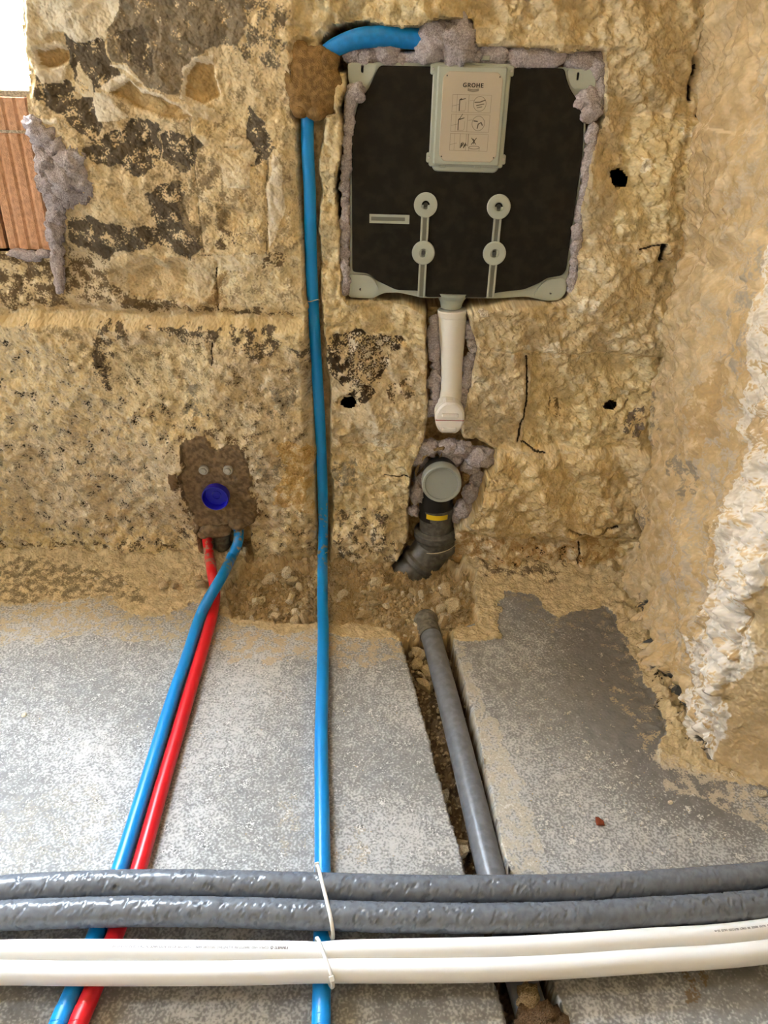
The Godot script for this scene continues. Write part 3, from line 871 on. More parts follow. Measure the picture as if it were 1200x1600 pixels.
func build_floor() -> void:
	var F := Field.new(-1.05, -0.08, 0.80, 1.16, 0.0014, 411)
	floor_f = F
	var n := F.w * F.h
	var big := F.img(0.004, 4, 431)
	var mid := F.img(0.05, 4, 432)
	var fleck := F.img(0.27, 4, 433)
	var drop := F.img(0.10, 1, 434, FastNoiseLite.TYPE_CELLULAR)
	var dry := Color(0.765, 0.763, 0.755)
	var wet := Color(0.515, 0.515, 0.51)
	var smooth := Color(0.41, 0.40, 0.385)
	for j in F.h:
		for i in F.w:
			var q := j * F.w + i
			var x := F.x0 + i * F.res
			var z := F.y0 + j * F.res
			# right of the trench the smooth screed is dark, partly painted shade, with splashes
			var right := smoothstep(0.16, 0.40, x - z * 0.25) * smoothstep(0.95, 0.55, z + (big[q] / 255.0 - 0.5) * 0.4)
			var cover := 0.50 + 0.34 * (big[q] / 255.0 - 0.5) - 0.36 * right
			var t := smoothstep(1.0 - cover - 0.07, 1.0 - cover + 0.13, fleck[q] / 255.0 * 0.7 + F.sp[q] / 255.0 * 0.3)
			var base := wet.lerp(smooth, right) * (0.92 + 0.16 * mid[q] / 255.0)
			var c := base.lerp(dry, t * 0.80)
			F.col[q] = c * (1.0 + 0.12 * (F.sp[q] / 255.0 - 0.5))
	# paler worn strip along the trench, stains
	F.patch(fpoly([690, 1000, 720, 1005, 770, 1120, 830, 1280, 860, 1370, 800, 1370, 760, 1240]), {"col": Color(0.76, 0.73, 0.66), "dens": 0.55, "warp": 0.04, "mix": 0.8})
	F.patch(fpoly([0, 1250, 160, 1230, 200, 1360, 0, 1370]), {"col": Color(0.70, 0.66, 0.58), "dens": 0.42, "warp": 0.08, "mix": 0.4})
	F.patch(fpoly([430, 1240, 480, 1250, 470, 1340, 420, 1330]), {"col": Color(0.76, 0.70, 0.59), "dens": 0.38, "warp": 0.06, "mix": 0.5})
	F.patch(fpoly([520, 1280, 580, 1300, 570, 1360, 530, 1350]), {"col": Color(0.74, 0.67, 0.55), "dens": 0.38, "warp": 0.05, "mix": 0.5})
	F.patch(fpoly([1060, 1460, 1110, 1470, 1100, 1560, 1060, 1560]), {"col": Color(0.50, 0.42, 0.32), "dens": 0.40, "warp": 0.04})
	F.patch(fpoly([700, 1150, 1200, 1180, 1200, 1360, 740, 1360]), {"col": Color(0.90, 0.89, 0.86), "dens": 0.20, "warp": 0.03})
	F.patch(fpoly([800, 960, 1000, 980, 1060, 1180, 820, 1180]), {"col": Color(0.84, 0.81, 0.74), "dens": 0.14, "warp": 0.03})
	F.patch(fpoly([0, 950, 640, 990, 760, 1360, 0, 1360]), {"col": Color(0.92, 0.915, 0.90), "dens": 0.20, "warp": 0.03})
	F.patch(fpoly([0, 950, 640, 990, 760, 1360, 0, 1360]), {"col": Color(0.36, 0.36, 0.36), "dens": 0.07, "warp": 0.03})
	# dust over the screed along both walls
	var sand := Color(0.75, 0.68, 0.54)
	floor_sand.resize(n)
	var before := F.col.duplicate()
	F.patch(fpoly([-260, 830, 980, 850, 1010, 940, 985, 980, 990, 1040, 1040, 1130, 1032, 1196, 1090, 1210, 1240, 1240, 1240, 1222, 1100, 1186, 1100, 1000, 1100, 800, 1010, 800, -260, 820]), {"col": sand, "warp": 0.02, "id": 1, "grain": 0.3})
	F.patch(fpoly([-260, 840, 500, 850, 740, 860, 990, 850, 1000, 920, 992, 1040, 965, 975, 938, 948, 870, 968, 832, 930, 786, 922, 772, 1002, 742, 972, 640, 1004, 500, 988, 430, 988, 350, 968, 310, 940, 240, 968, 205, 962, 168, 934, 60, 940, -260, 960]), {"col": sand, "warp": 0.03, "id": 1, "grain": 0.3})
	F.patch(fpoly([-200, 935, 60, 925, 170, 920, 240, 950, 310, 930, 360, 960, 640, 985, 645, 1020, 500, 1015, 340, 1010, 250, 1000, 160, 985, -200, 1000]), {"col": sand, "warp": 0.05, "dens": 0.42, "mix": 0.7})
	F.patch(fpoly([780, 900, 840, 925, 870, 955, 950, 940, 975, 975, 1000, 1050, 1050, 1140, 1040, 1200, 1000, 1150, 960, 1050, 930, 975, 860, 990, 820, 950, 775, 940]), {"col": sand, "warp": 0.04, "dens": 0.33, "mix": 0.5})
	F.patch(fpoly([690, 985, 780, 975, 785, 1000, 700, 1003]), {"col": sand, "warp": 0.012, "id": 1, "dh": 0.002})
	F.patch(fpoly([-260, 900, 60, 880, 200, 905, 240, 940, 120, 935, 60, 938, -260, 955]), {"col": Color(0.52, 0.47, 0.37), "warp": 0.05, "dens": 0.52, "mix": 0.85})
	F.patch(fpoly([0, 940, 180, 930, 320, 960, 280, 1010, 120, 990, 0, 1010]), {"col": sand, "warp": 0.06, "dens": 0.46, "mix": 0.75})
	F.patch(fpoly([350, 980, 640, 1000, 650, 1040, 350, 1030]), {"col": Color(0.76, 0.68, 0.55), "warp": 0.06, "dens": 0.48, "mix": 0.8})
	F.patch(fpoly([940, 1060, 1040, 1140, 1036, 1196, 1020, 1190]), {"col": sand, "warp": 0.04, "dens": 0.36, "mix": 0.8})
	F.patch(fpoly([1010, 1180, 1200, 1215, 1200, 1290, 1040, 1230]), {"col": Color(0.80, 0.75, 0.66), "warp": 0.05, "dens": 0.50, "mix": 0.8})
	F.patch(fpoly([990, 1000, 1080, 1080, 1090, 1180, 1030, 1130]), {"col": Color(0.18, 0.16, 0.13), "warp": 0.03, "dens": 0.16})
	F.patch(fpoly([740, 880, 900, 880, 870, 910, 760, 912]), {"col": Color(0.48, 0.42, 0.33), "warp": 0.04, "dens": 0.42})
	for q in n:
		floor_sand[q] = 1 if F.id[q] == 1 else 0
		if F.id[q] == 1: F.hgt[q] += 0.0
	# dug out: the pit along the wall, full of rubble, and the trench of the drain
	F.patch(fpoly([352, 920, 362, 966, 430, 972, 500, 975, 560, 974, 612, 984, 632, 1000, 642, 1006, 700, 992, 716, 980, 744, 972, 742, 900, 700, 880, 600, 868, 390, 868, 382, 890]), {"col": Color(0.70, 0.61, 0.46), "deep": -0.017, "warp": 0.010, "id": 2, "grain": 0.22})
	F.patch(fpoly([628, 996, 640, 990, 704, 988, 712, 1020, 745, 1150, 792, 1364, 868, 1556, 905, 1680, 815, 1680, 778, 1536, 727, 1348, 690, 1220, 655, 1090]), {"col": Color(0.46, 0.40, 0.32), "deep": -0.055, "warp": 0.004, "id": 2, "grain": 0.35})
	F.patch(fpoly([596, 872, 722, 872, 716, 918, 640, 924, 604, 905]), {"dh": -0.028, "warp": 0.01})
	var m := mat(Color.WHITE, 0.62, 0.5)
	m.albedo_texture = F.texture()
	m.heightmap_enabled = true
	m.heightmap_texture = ImageTexture.create_from_image(noise(0.2, 3, 79).get_image(F.w, F.h))
	m.heightmap_scale = 0.10
	var dusty := m.duplicate()
	dusty.roughness = 0.97
	dusty.metallic_specular = 0.2
	dusty.heightmap_scale = 0.30
	F.soften(2.5)
	var node := structure("floor")
	var made := field_meshes(F, 2, func(x, z, h): return Vector3(x, h, z), floor_relief, Vector3(0, -0.1, 0), true)
	part("screed", made[0], m, node)
	var o := part("dust_drift", made[1], dusty, node)
	o.set_meta("kind", "stuff")
	o = part("trench_soil", made[2], dusty, node)
	o.set_meta("kind", "stuff")
	for b in [[-2.6, -1.045, -0.3, 3.4], [0.795, 2.2, -0.1, 3.4], [-1.045, 0.795, 1.15, 3.4]]:
		part("slab", box(Vector3(b[1] - b[0], 0.15, b[3] - b[2])), M.concrete, node, Vector3((b[0] + b[1]) / 2, -0.0765, (b[2] + b[3]) / 2))
	part("slab", box(Vector3(1.84, 0.05, 1.5)), M.concrete, node, Vector3(-0.125, -0.17, 0.45))

func build_room() -> void:
	var c := structure("ceiling")
	part("slab", box(Vector3(5.2, 0.2, 4.1)), M.limewash, c, Vector3(-0.2, 2.8, 1.65))
	var l := structure("wall_left")
	# a narrow unseen window, added and sized to light the back wall
	for b in [[-0.3, 0.9, -0.1, 2.7], [1.16, 3.6, -0.1, 2.7], [0.9, 1.16, -0.1, 1.1], [0.9, 1.16, 2.1, 2.7]]:
		part("masonry", box(Vector3(0.2, b[3] - b[2], b[1] - b[0])), M.stone, l, Vector3(-2.7, (b[2] + b[3]) / 2, (b[0] + b[1]) / 2))
	var f := structure("wall_front")
	for b in [[-2.6, 2.2, -0.1, 2.7]]:
		part("masonry", box(Vector3(b[1] - b[0], b[3] - b[2], 0.2)), M.stone, f, Vector3((b[0] + b[1]) / 2, (b[2] + b[3]) / 2, 3.5))

func build_bricks() -> void:
	var node := structure("wall_infill")
	for b in [[-0.716, -0.631, 0.678, 0.872], [-0.97, -0.722, 0.678, 0.872], [-1.06, -0.976, 0.678, 0.872], [-0.86, -0.624, 0.877, 0.928], [-1.06, -0.866, 0.877, 0.928]]:
		var p := PackedVector2Array()
		var x: float = b[0]
		p.append(Vector2(b[1], -0.12)); p.append(Vector2(b[0], -0.12))
		while x < b[1] - 0.004:
			# broad flat ribs with a shallow groove between them
			p.append(Vector2(x, -0.0145))
			p.append(Vector2(x + 0.004, -0.012))
			var e: float = minf(x + 0.0195, b[1])
			p.append(Vector2(e - 0.004, -0.0118))
			p.append(Vector2(e, -0.0145))
			x += 0.021
		var q := PackedVector2Array()
		for v in p: q.append(Vector2(v.x, -v.y))
		var o := part("hollow_brick", slab(q, b[2], b[3], 0.0015), M.clay, node)
		o.rotation.x = -PI / 2
	part("mortar_bed", slab(rect(-1.06, 0.925, -0.60, 0.94), -0.30, -0.02, 0.003), M.mortar_pale, node)
	part("mortar_bed", slab(rect(-1.06, 0.868, -0.628, 0.882), -0.12, -0.016, 0.002), M.mortar_pale, node)

func build_cistern() -> void:
	var z := -0.014
	var c := thing("concealed_cistern", "concealed toilet cistern with black front panel recessed in the wall", "cistern")
	var plate := wpoly([542, 95, 936, 106, 933, 141, 903, 145, 911, 160, 918, 192, 917, 224, 890, 428, 887, 460, 876, 472, 856, 473, 824, 466, 776, 469, 660, 468, 625, 460, 600, 460, 582, 469, 544, 468, 542, 432, 546, 428, 547, 176, 554, 160, 570, 140, 544, 132])
	var panel := wpoly([593, 102, 884, 107, 886, 120, 892, 138, 906, 160, 914, 192, 912, 240, 886, 424, 880, 432, 856, 436, 844, 444, 820, 454, 776, 459, 760, 467, 666, 466, 654, 456, 620, 455, 588, 440, 576, 429, 550, 426, 549, 200, 560, 160, 576, 138, 586, 116])
	part("insulation_panel", slab(rounded(panel, 0.006), z, z + 0.006, 0.0015), M.black, c)
	# the four fixing ears, drilled right through the housing behind them
	var drilled := []
	for a in [[[544, 97, 590, 99, 584, 118, 572, 136, 545, 130], 566, 107, 0.0024, 0.006], [[888, 108, 934, 108, 931, 139, 896, 139, 890, 124], 905, 119, 0.0020, 0.006], [[545, 430, 576, 432, 587, 443, 592, 456, 581, 466, 546, 465], 563, 454, 0.0024, 0.0024], [[880, 436, 886, 440, 884, 460, 875, 469, 856, 470, 834, 465, 846, 448, 858, 439], 862, 460, 0.0024, 0.0024]]:
		var w := wp(a[1], a[2])
		var hole := rect(w.x - a[3], w.y - a[4], w.x + a[3], w.y + a[4], minf(a[3], a[4]) * 0.95)
		drilled.append(hole)
		part("fixing_ear", slab_holed(rounded(wpoly(a[0]), 0.006), [hole], z - 0.0005, z + 0.004), M.milky, c)
	part("housing", slab_holed(rounded(plate, 0.008), drilled, -0.11, z), M.milky, c)
	# two channels with a pair of bolt rings each
	for a in [[665, 321, 662, 396, 659.5, 465], [780, 324, 773, 397, 766, 466]]:
		var top := wp(a[0], a[1])
		var low := wp(a[2], a[3])
		var foot := wp(a[4], a[5])
		var x := (top.x + low.x) / 2
		var ch := part("channel_web", slab(rect(x - 0.0040, foot.y, x + 0.0040, top.y), z, z + 0.0065, 0.0003), M.milky_thin, c)
		for sd in [-1, 1]:
			part("rail", slab(rect(x + sd * 0.0054 - 0.0018, foot.y, x + sd * 0.0054 + 0.0018, top.y), z, z + 0.0095, 0.0008), M.milky, ch)
		for r in [top.y, low.y]:
			var ring := part("bolt_ring", lathe([Vector2(0.0072, 0.004), Vector2(0.0085, 0.0065), Vector2(0.0195, 0.0062), Vector2(0.0212, 0.005), Vector2(0.0212, -0.004)], 32, Vector3.BACK, Vector3(x, r, z + 0.0045)), M.milky, c)
			part("bolt", lathe([Vector2(0, 0.0045), Vector2(0.0035, 0.0045), Vector2(0.0042, 0.003), Vector2(0.0042, -0.004), Vector2(0.009, -0.0042)], 16, Vector3.BACK, Vector3(x, r, z + 0.0045)), M.bolt, ring)
	# small slot on the left
	var s0 := wp(577, 349)
	var s1 := wp(640, 337)
	var slot := part("slot_frame", slab_holed(rect(s0.x, s0.y, s1.x, s1.y), [rect(s0.x + 0.003, s0.y + 0.004, s1.x - 0.008, s1.y - 0.004)], z, z + 0.0095), M.milky, c)
	part("slot_floor", slab(rect(s0.x + 0.002, s0.y + 0.003, s1.x - 0.007, s1.y - 0.003), z, z + 0.0064, 0.0002), M.milky_thin, slot)
	# the inspection cover with its printed card
	var d0 := wp(672, 268)
	var d1 := wp(797, 100)
	var xl := wp(674.5, 180).x - 0.001
	var xr := wp(792, 180).x + 0.001
	var cover := part("inspection_frame", slab(rect(xl, d0.y + 0.008, xr, d1.y, 0.004), z, z + 0.012, 0.002), M.milky, c)
	part("lip", slab(rect(xl + 0.006, d0.y, xr - 0.006, d0.y + 0.03, 0.010), z, z + 0.009, 0.002), M.milky, cover)
	part("rim", slab(rect(xl + 0.007, d0.y + 0.011, xr - 0.007, d1.y - 0.004, 0.004), z + 0.010, z + 0.019, 0.0025), M.milky, cover)
	for q in [[xl, 0.022], [xr, 0.022], [xl, 0.155], [xr, 0.155]]:
		var yy: float = d0.y + q[1]
		part("hinge_ear", slab(rect(q[0] - 0.0045, yy - 0.008, q[0] + 0.0045, yy + 0.008, 0.003), z + 0.002, z + 0.012, 0.0015), M.milky, cover)
		part("hinge_screw", lathe([Vector2(0, 0.003), Vector2(0.0018, 0.003), Vector2(0.0022, 0.002), Vector2(0.0022, 0)], 12, Vector3.BACK, Vector3(q[0], yy, z + 0.0118)), M.steel, cover)
	for q in [[0.024, 0.006], [0.086, 0.006], [0.024, 0.168], [0.086, 0.168]]:
		part("snap_tab", slab(rect(xl + q[0] - 0.006, d0.y + q[1] + 0.001, xl + q[0] + 0.006, d0.y + q[1] + 0.008, 0.001), z + 0.008, z + 0.0135, 0.001), M.milky, cover)
	var cx0 := xl + 0.0165
	var cx1 := xr - 0.0135
	var cy0 := d0.y + 0.0175
	var cy1 := d1.y - 0.0125
	var k := 0.009
	var card_poly := PackedVector2Array([Vector2(cx0, cy0 + k), Vector2(cx0 + k, cy0), Vector2(cx1 - k, cy0), Vector2(cx1, cy0 + k), Vector2(cx1, cy1 - k), Vector2(cx1 - k, cy1), Vector2(cx0 + k, cy1), Vector2(cx0, cy1 - k)])
	var card := part("instruction_plate", slab(rounded(card_poly, 0.003), z + 0.018, z + 0.0205, 0.0008), M.card, cover)
	# flat print, laid on as a thin sheet of ink
	var ink := QuadMesh.new()
	ink.size = Vector2(cx1 - cx0 - 0.012, cy1 - cy0 - 0.010)
	part("printed_diagram", ink, M.print_, card, Vector3((cx0 + cx1) / 2, (cy0 + cy1) / 2, z + 0.0208))
	var t := TextMesh.new()
	t.text = "GROHE"
	t.font = font(900)
	t.font_size = 64
	t.pixel_size = 0.0093 / 64.0
	t.depth = 0.0002
	var to := part("lettering", t, M.ink, card, Vector3((cx0 + cx1) / 2 + 0.001, cy1 - 0.0195, z + 0.0209))
	to.scale = Vector3(1.12, 0.95, 1)
	# screws of the plate
	for q in [[cx0 + 0.0045, cy0 + 0.0075], [cx1 - 0.0045, cy0 + 0.0075], [cx0 + 0.0065, cy1 - 0.0065], [cx1 - 0.0055, cy1 - 0.0065]]:
		part("rivet", lathe([Vector2(0, 0.0006), Vector2(0.0011, 0.0004), Vector2(0.0013, 0)], 10, Vector3.BACK, Vector3(q[0], q[1], z + 0.0203)), M.bolt, card)
	# the outlet funnel under the tank
	var o := wp(708, 468)
	part("outlet", lathe([Vector2(0.0, 0.006), Vector2(0.038, 0.006), Vector2(0.036, 0.001), Vector2(0.026, -0.008), Vector2(0.022, -0.016), Vector2(0.020, -0.026)], 32, Vector3.UP, Vector3(o.x, o.y + 0.002, -0.036)), M.milky, c)

func font(weight: int) -> SystemFont:
	var f := SystemFont.new()
	f.font_names = PackedStringArray(["Droid Sans"])
	f.font_weight = weight
	return f

# the drawings on the instruction plate: three rows of a tile grid with a frame, a round detail and a bin
func diagram() -> ImageTexture:
	var w := 300
	var h := 480
	var im := Image.create(w, h, false, Image.FORMAT_RGBA8)
	im.fill(Color(0.71, 0.63, 0.53, 0.0))
	var g := Color(0.42, 0.37, 0.31, 0.75)
	var k := Color(0.20, 0.17, 0.14, 0.95)
	for r in 3:
		var y := 108 + r * 112
		stroke(im, [40, y, 262, y, 262, y + 100, 40, y + 100, 40, y], 1.2, g)
		stroke(im, [66, y, 66, y + 100], 1.0, g)
		stroke(im, [134, y, 134, y + 100], 1.5, g)
		stroke(im, [40, y + 66, 80, y + 56], 1.5, g)
		if r < 2:
			stroke(im, [82, y + 92, 82, y + 30, 92, y + 22], 4.5, k)
			stroke(im, [88, y + 30, 114, y + 22 - r * 2], 4.5, k)
			stroke(im, [88, y + 92, 112, y + 92, 118, y + 84, 118, y + 40], 1.2, g)
			if r == 1: stroke(im, [92, y + 18, 104, y - 2], 3.0, k)
			stroke(im, [140, y + 34, 162, y + 30], 1.5, g)
			var ring := []
			for i in 33: ring.append_array([198 + 36 * cos(TAU * i / 32), y + 50 + 42 * sin(TAU * i / 32)])
			stroke(im, ring, 1.8, k)
			if r == 0:
				stroke(im, [170, y + 42, 198, y + 40, 228, y + 28], 6.0, g)
				stroke(im, [180, y + 60, 196, y + 56, 222, y + 50], 5.0, g)
				stroke(im, [184, y + 72, 212, y + 66], 4.0, g)
			else:
				stroke(im, [172, y + 36, 192, y + 38], 6.0, k)
				stroke(im, [194, y + 78, 198, y + 54, 214, y + 44, 222, y + 60], 6.0, g)
		else:
			stroke(im, [98, y + 2, 98, y + 84], 1.5, g)
			stroke(im, [146, y + 2, 146, y + 72], 3.0, g)
			for i in 6: stroke(im, [104 + i * 6, y + 82 - (i % 3) * 8, 108 + i * 6, y + 56 + (i % 2) * 10], 6.0, Color(0.30, 0.26, 0.22, 0.85))
			stroke(im, [106, y + 70, 116, y + 50], 4.0, g)
			stroke(im, [166, y + 24, 192, y + 60], 4.0, k)
			stroke(im, [194, y + 24, 166, y + 62], 4.0, k)
			stroke(im, [176, y + 30, 184, y + 40, 178, y + 58], 4.0, k)
			var rim := []
			for i in 33: rim.append_array([184 + 32 * cos(TAU * i / 32), y + 80 + 9 * sin(TAU * i / 32)])
			stroke(im, rim, 2.2, k)
			stroke(im, [152, y + 82, 154, y + 100], 1.6, g)
			stroke(im, [216, y + 82, 214, y + 100], 1.6, g)
	# the wave under the lettering
	for r in 4:
		var wv := []
		for i in 17:
			var u := i / 16.0
			wv.append_array([124 + u * 62 + r * 0.0, 74 + r * 4.5 + 8.0 * sin(PI * u) * (0.5 + r * 0.1) - r])
		stroke(im, wv, 2.2, Color(0.35, 0.31, 0.27, 0.8))
	return ImageTexture.create_from_image(im)
func stroke(im: Image, a: Array, width: float, c: Color) -> void:
	for i in range(0, a.size() - 2, 2):
		var p := Vector2(a[i], a[i + 1])
		var q := Vector2(a[i + 2], a[i + 3])
		var lo := p.min(q) - Vector2.ONE * (width + 1)
		var hi := p.max(q) + Vector2.ONE * (width + 1)
		for y in range(max(0, int(lo.y)), min(im.get_height(), int(hi.y) + 1)):
			for x in range(max(0, int(lo.x)), min(im.get_width(), int(hi.x) + 1)):
				var d := Vector2(x, y).distance_to(Geometry2D.get_closest_point_to_segment(Vector2(x, y), p, q))
				var k := clampf(width * 0.5 + 0.5 - d, 0.0, 1.0) * c.a
				if k > 0.01:
					var o := im.get_pixel(x, y)
					var na: float = max(o.a, k)
					im.set_pixel(x, y, Color(c.r, c.g, c.b, na) if k >= o.a else Color(o.r, o.g, o.b, na))

func build_flush_pipe() -> void:
	var t := thing("flush_pipe", "white flush pipe leading down from the cistern to a capped bend", "pipe")
	var a := wp(707, 485, -0.022)
	var b := wp(705, 612, -0.022)
	part("tube", tube([a, a.lerp(b, 0.12), a.lerp(b, 0.5), a.lerp(b, 0.8), b], func(_l, s, _a): return lerpf(0.0275, 0.0215, smoothstep(0.05, 0.75, s)), 32, 0.006), M.white_pipe, t)
	part("tube_rim", lathe([Vector2(0.0255, 0.002), Vector2(0.028, 0.002), Vector2(0.0290, 0), Vector2(0.0285, -0.010), Vector2(0.0275, -0.011)], 32, (a - b), a), M.white_pipe, t)
	# the bend comes forward out of the wall
	var e := wp(701, 640, 0.0)
	part("bend", tube([b + Vector3(0, 0.01, 0), b, Vector3(lerpf(b.x, e.x, 0.5), e.y + 0.012, -0.018), Vector3(e.x, e.y + 0.002, 0.002), e + Vector3(0, 0, 0.022)], func(_l, s, _a): return lerpf(0.0215, 0.0265, s), 32, 0.004), M.white_pipe, t)
	part("socket_lip", lathe([Vector2(0.020, 0.028), Vector2(0.0285, 0.028), Vector2(0.0300, 0.026), Vector2(0.0300, 0.008), Vector2(0.0270, 0.005)], 36, Vector3.BACK, Vector3(e.x, e.y, 0.0)), M.white_pipe, t)
	# protective plug: round with the foot cut flat
	var cc := wp(703, 655, 0.040)
	var p := PackedVector2Array()
	for i in 40:
		var g := TAU * i / 40
		var q := Vector2(cos(g) * 0.0295, sin(g) * 0.036)
		q.y = clampf(q.y, -0.0315, 0.034)
		p.append(q)
	var plug := part("protective_plug", slab(p, -0.030, 0.0, 0.004), M.plug, t, cc)
	part("grip_bar", slab(rect(-0.0165, 0.004, 0.0165, 0.0125, 0.002), -0.001, 0.0035, 0.0012), M.plug, plug)
	part("grip_bar", slab(rect(-0.014, -0.0245, 0.014, -0.0175, 0.002), -0.001, 0.003, 0.0012), M.plug, plug)
	part("level_line", slab(rect(-0.0285, -0.0035, 0.0285, -0.0022), -0.001, 0.0004, 0.0001), M.red_ink, plug)

func build_soil_pipe() -> void:
	var t := thing("soil_pipe_bend", "grey plastic soil pipe bend with round end cap below the flush pipe", "pipe")
	var cc := wp(690, 756, 0.045)
	var el := wp(681, 790, -0.030)
	# black elbow behind the cap
	part("elbow", tube([Vector3(cc.x, cc.y, 0.025), Vector3(cc.x, cc.y, 0.0), Vector3(cc.x - 0.001, cc.y - 0.012, -0.024), Vector3(el.x, cc.y - 0.05, -0.034), Vector3(el.x, el.y - 0.030, -0.034)], func(_l, _s, _a): return 0.0375, 36, 0.006), M.black_pipe, t)
	var cap := part("end_cap", lathe([Vector2(0, 0.001), Vector2(0.0335, 0.001), Vector2(0.0345, 0.0025), Vector2(0.0352, 0.004), Vector2(0.0395, 0.0045), Vector2(0.0412, 0.003), Vector2(0.0418, 0.0), Vector2(0.0418, -0.022), Vector2(0.040, -0.024), Vector2(0.037, -0.024)], 48, Vector3(0.0, 0.05, 1), cc), M.cap_grey, t)
	cap.set_meta("label", "round milky grey end cap")
	part("moulding_mark", lathe([Vector2(0.0, 0.0014), Vector2(0.0012, 0.0012), Vector2(0.0015, 0.0009)], 12, Vector3(0.0, 0.05, 1), cc), M.cap_grey, cap)
	# sleeve, collars and the lower bend turning away to the left
	var p := [[682, 800, -0.034], [682, 825, -0.034], [681, 838, -0.034], [678, 852, -0.033], [668, 866, -0.030], [652, 884, -0.026], [634, 904, -0.022]]
	var pts := []
	for q in p: pts.append(wp(q[0], q[1], q[2]))
	part("sleeve", tube([wp(682, 790, -0.034), wp(682, 830, -0.034)], func(_l, _s, _a): return 0.0385, 40, 0.006), M.grey_pipe_dark, t)
	var lab := PackedVector3Array()
	var top_l := wp(682, 793, -0.034)
	for j in 2:
		for i in 13:
			var an := PI * 0.5 + (i / 12.0 - 0.5) * 1.3
			lab.append(top_l + Vector3(cos(an) * 0.0390, -0.012 * j, sin(an) * 0.0390))
	var li := PackedInt32Array()
	for i in 12: li.append_array([i, i + 1, i + 13, i + 1, i + 14, i + 13])
	part("yellow_sticker", commit(lab, li), M.sticker, t)
	part("socket", tube([wp(681, 823, -0.034), wp(681, 858, -0.034)], func(l, s, _a): return 0.0455 + (0.0045 if (s > 0.08 and s < 0.42) else 0.0) - (0.003 if s < 0.05 else 0.0) + (0.001 if absf(s - 0.78) < 0.06 else 0.0), 44, 0.0025), M.grey_pipe_dark, t)
	part("lower_bend", tube(pts.slice(3), func(l, s, _a): return 0.0435 + (0.006 if s > 0.42 and s < 0.56 else 0.0) + (0.003 if s > 0.56 else 0.0), 44, 0.003), M.grey_pipe_dark, t)
	var wr := []
	for i in 15:
		var a := PI * 1.15 * i / 14 - 0.25
		wr.append(wp(682, 847, -0.034) + Vector3(cos(a) * 0.0475, 0.010 * cos(a), sin(a) * 0.0475))
	part("wire", round_tube(wr, 0.0008, 6, 0.006), M.pale_wire, t)

func build_drain_pipe() -> void:
	var t := thing("drain_pipe", "straight grey plastic drain pipe lying in the floor trench", "pipe")
	var pts := [fp(668, 978, -0.010), fp(678, 1010, -0.010), fp(702, 1100, -0.012), fp(732, 1220, -0.013), fp(766, 1360, -0.014), fp(800, 1480, -0.015), fp(838, 1610, -0.016), fp(860, 1690, -0.018)]
	part("tube", round_tube(pts, 0.0205, 32, 0.012), M.grey_pipe, t)
	var a: Vector3 = pts[0]
	var d: Vector3 = (pts[1] - pts[0]).normalized()
	part("socket", tube([a - d * 0.028, a + d * 0.034], func(_l, s, _a): return 0.0225 + (0.0035 if s > 0.1 and s < 0.4 else 0.0), 32, 0.003), M.grey_pipe_dusty, t)
	# dirt on the pipe near the front edge
	solo("dirt_clod", lumps([[fp(826, 1560, 0.004), Vector3(0.012, 0.006, 0.022)], [fp(822, 1568, 0.002), Vector3(0.010, 0.006, 0.010)]], 0.3, 120.0, 21), M.dirt_pale, "pale dry mortar splash stuck on the grey drain pipe", "mortar")
	solo("dirt_clod", lumps([[fp(845, 1600, 0.004), Vector3(0.030, 0.010, 0.022)], [fp(830, 1606, 0.004), Vector3(0.014, 0.008, 0.012)]], 0.35, 110.0, 22), M.dirt, "brown dirt clod on the drain pipe at the lower edge", "dirt")

func mixed(list: Array) -> Array:
	var o := []
	for e in list:
		o.append(wp(e[0], e[1], e[3]) if e[2] == "w" else fp(e[0], e[1], e[3]))
	if list[list.size() - 1][2] == "f":
		o.append(o[o.size() - 1] + (o[o.size() - 1] - o[o.size() - 2]).normalized() * 0.7)
	return o

# a pipe with cement dried on it in flecks where it comes out of the wall
func splashed(pts: Array, c: Color, reach: float, most: float) -> ArrayMesh:
	var n := noise(70.0, 3, 93)
	var base := c.srgb_to_linear()
	var cement := Color(0.62, 0.55, 0.44).srgb_to_linear()
	return tube(pts, func(_l, _s, _a): return 0.0112, 30, 0.003, true, false, func(p: Vector3):
		var near := 1.0 - smoothstep(reach * 0.5, reach * 1.5, absf(p.z - 0.03)) if p.y < 0.16 else 0.0
		var k := n.get_noise_3dv(p) * 0.5 + 0.5
		return cement if k < most * near + (0.15 if near > 0.0 else 0.08) else base)

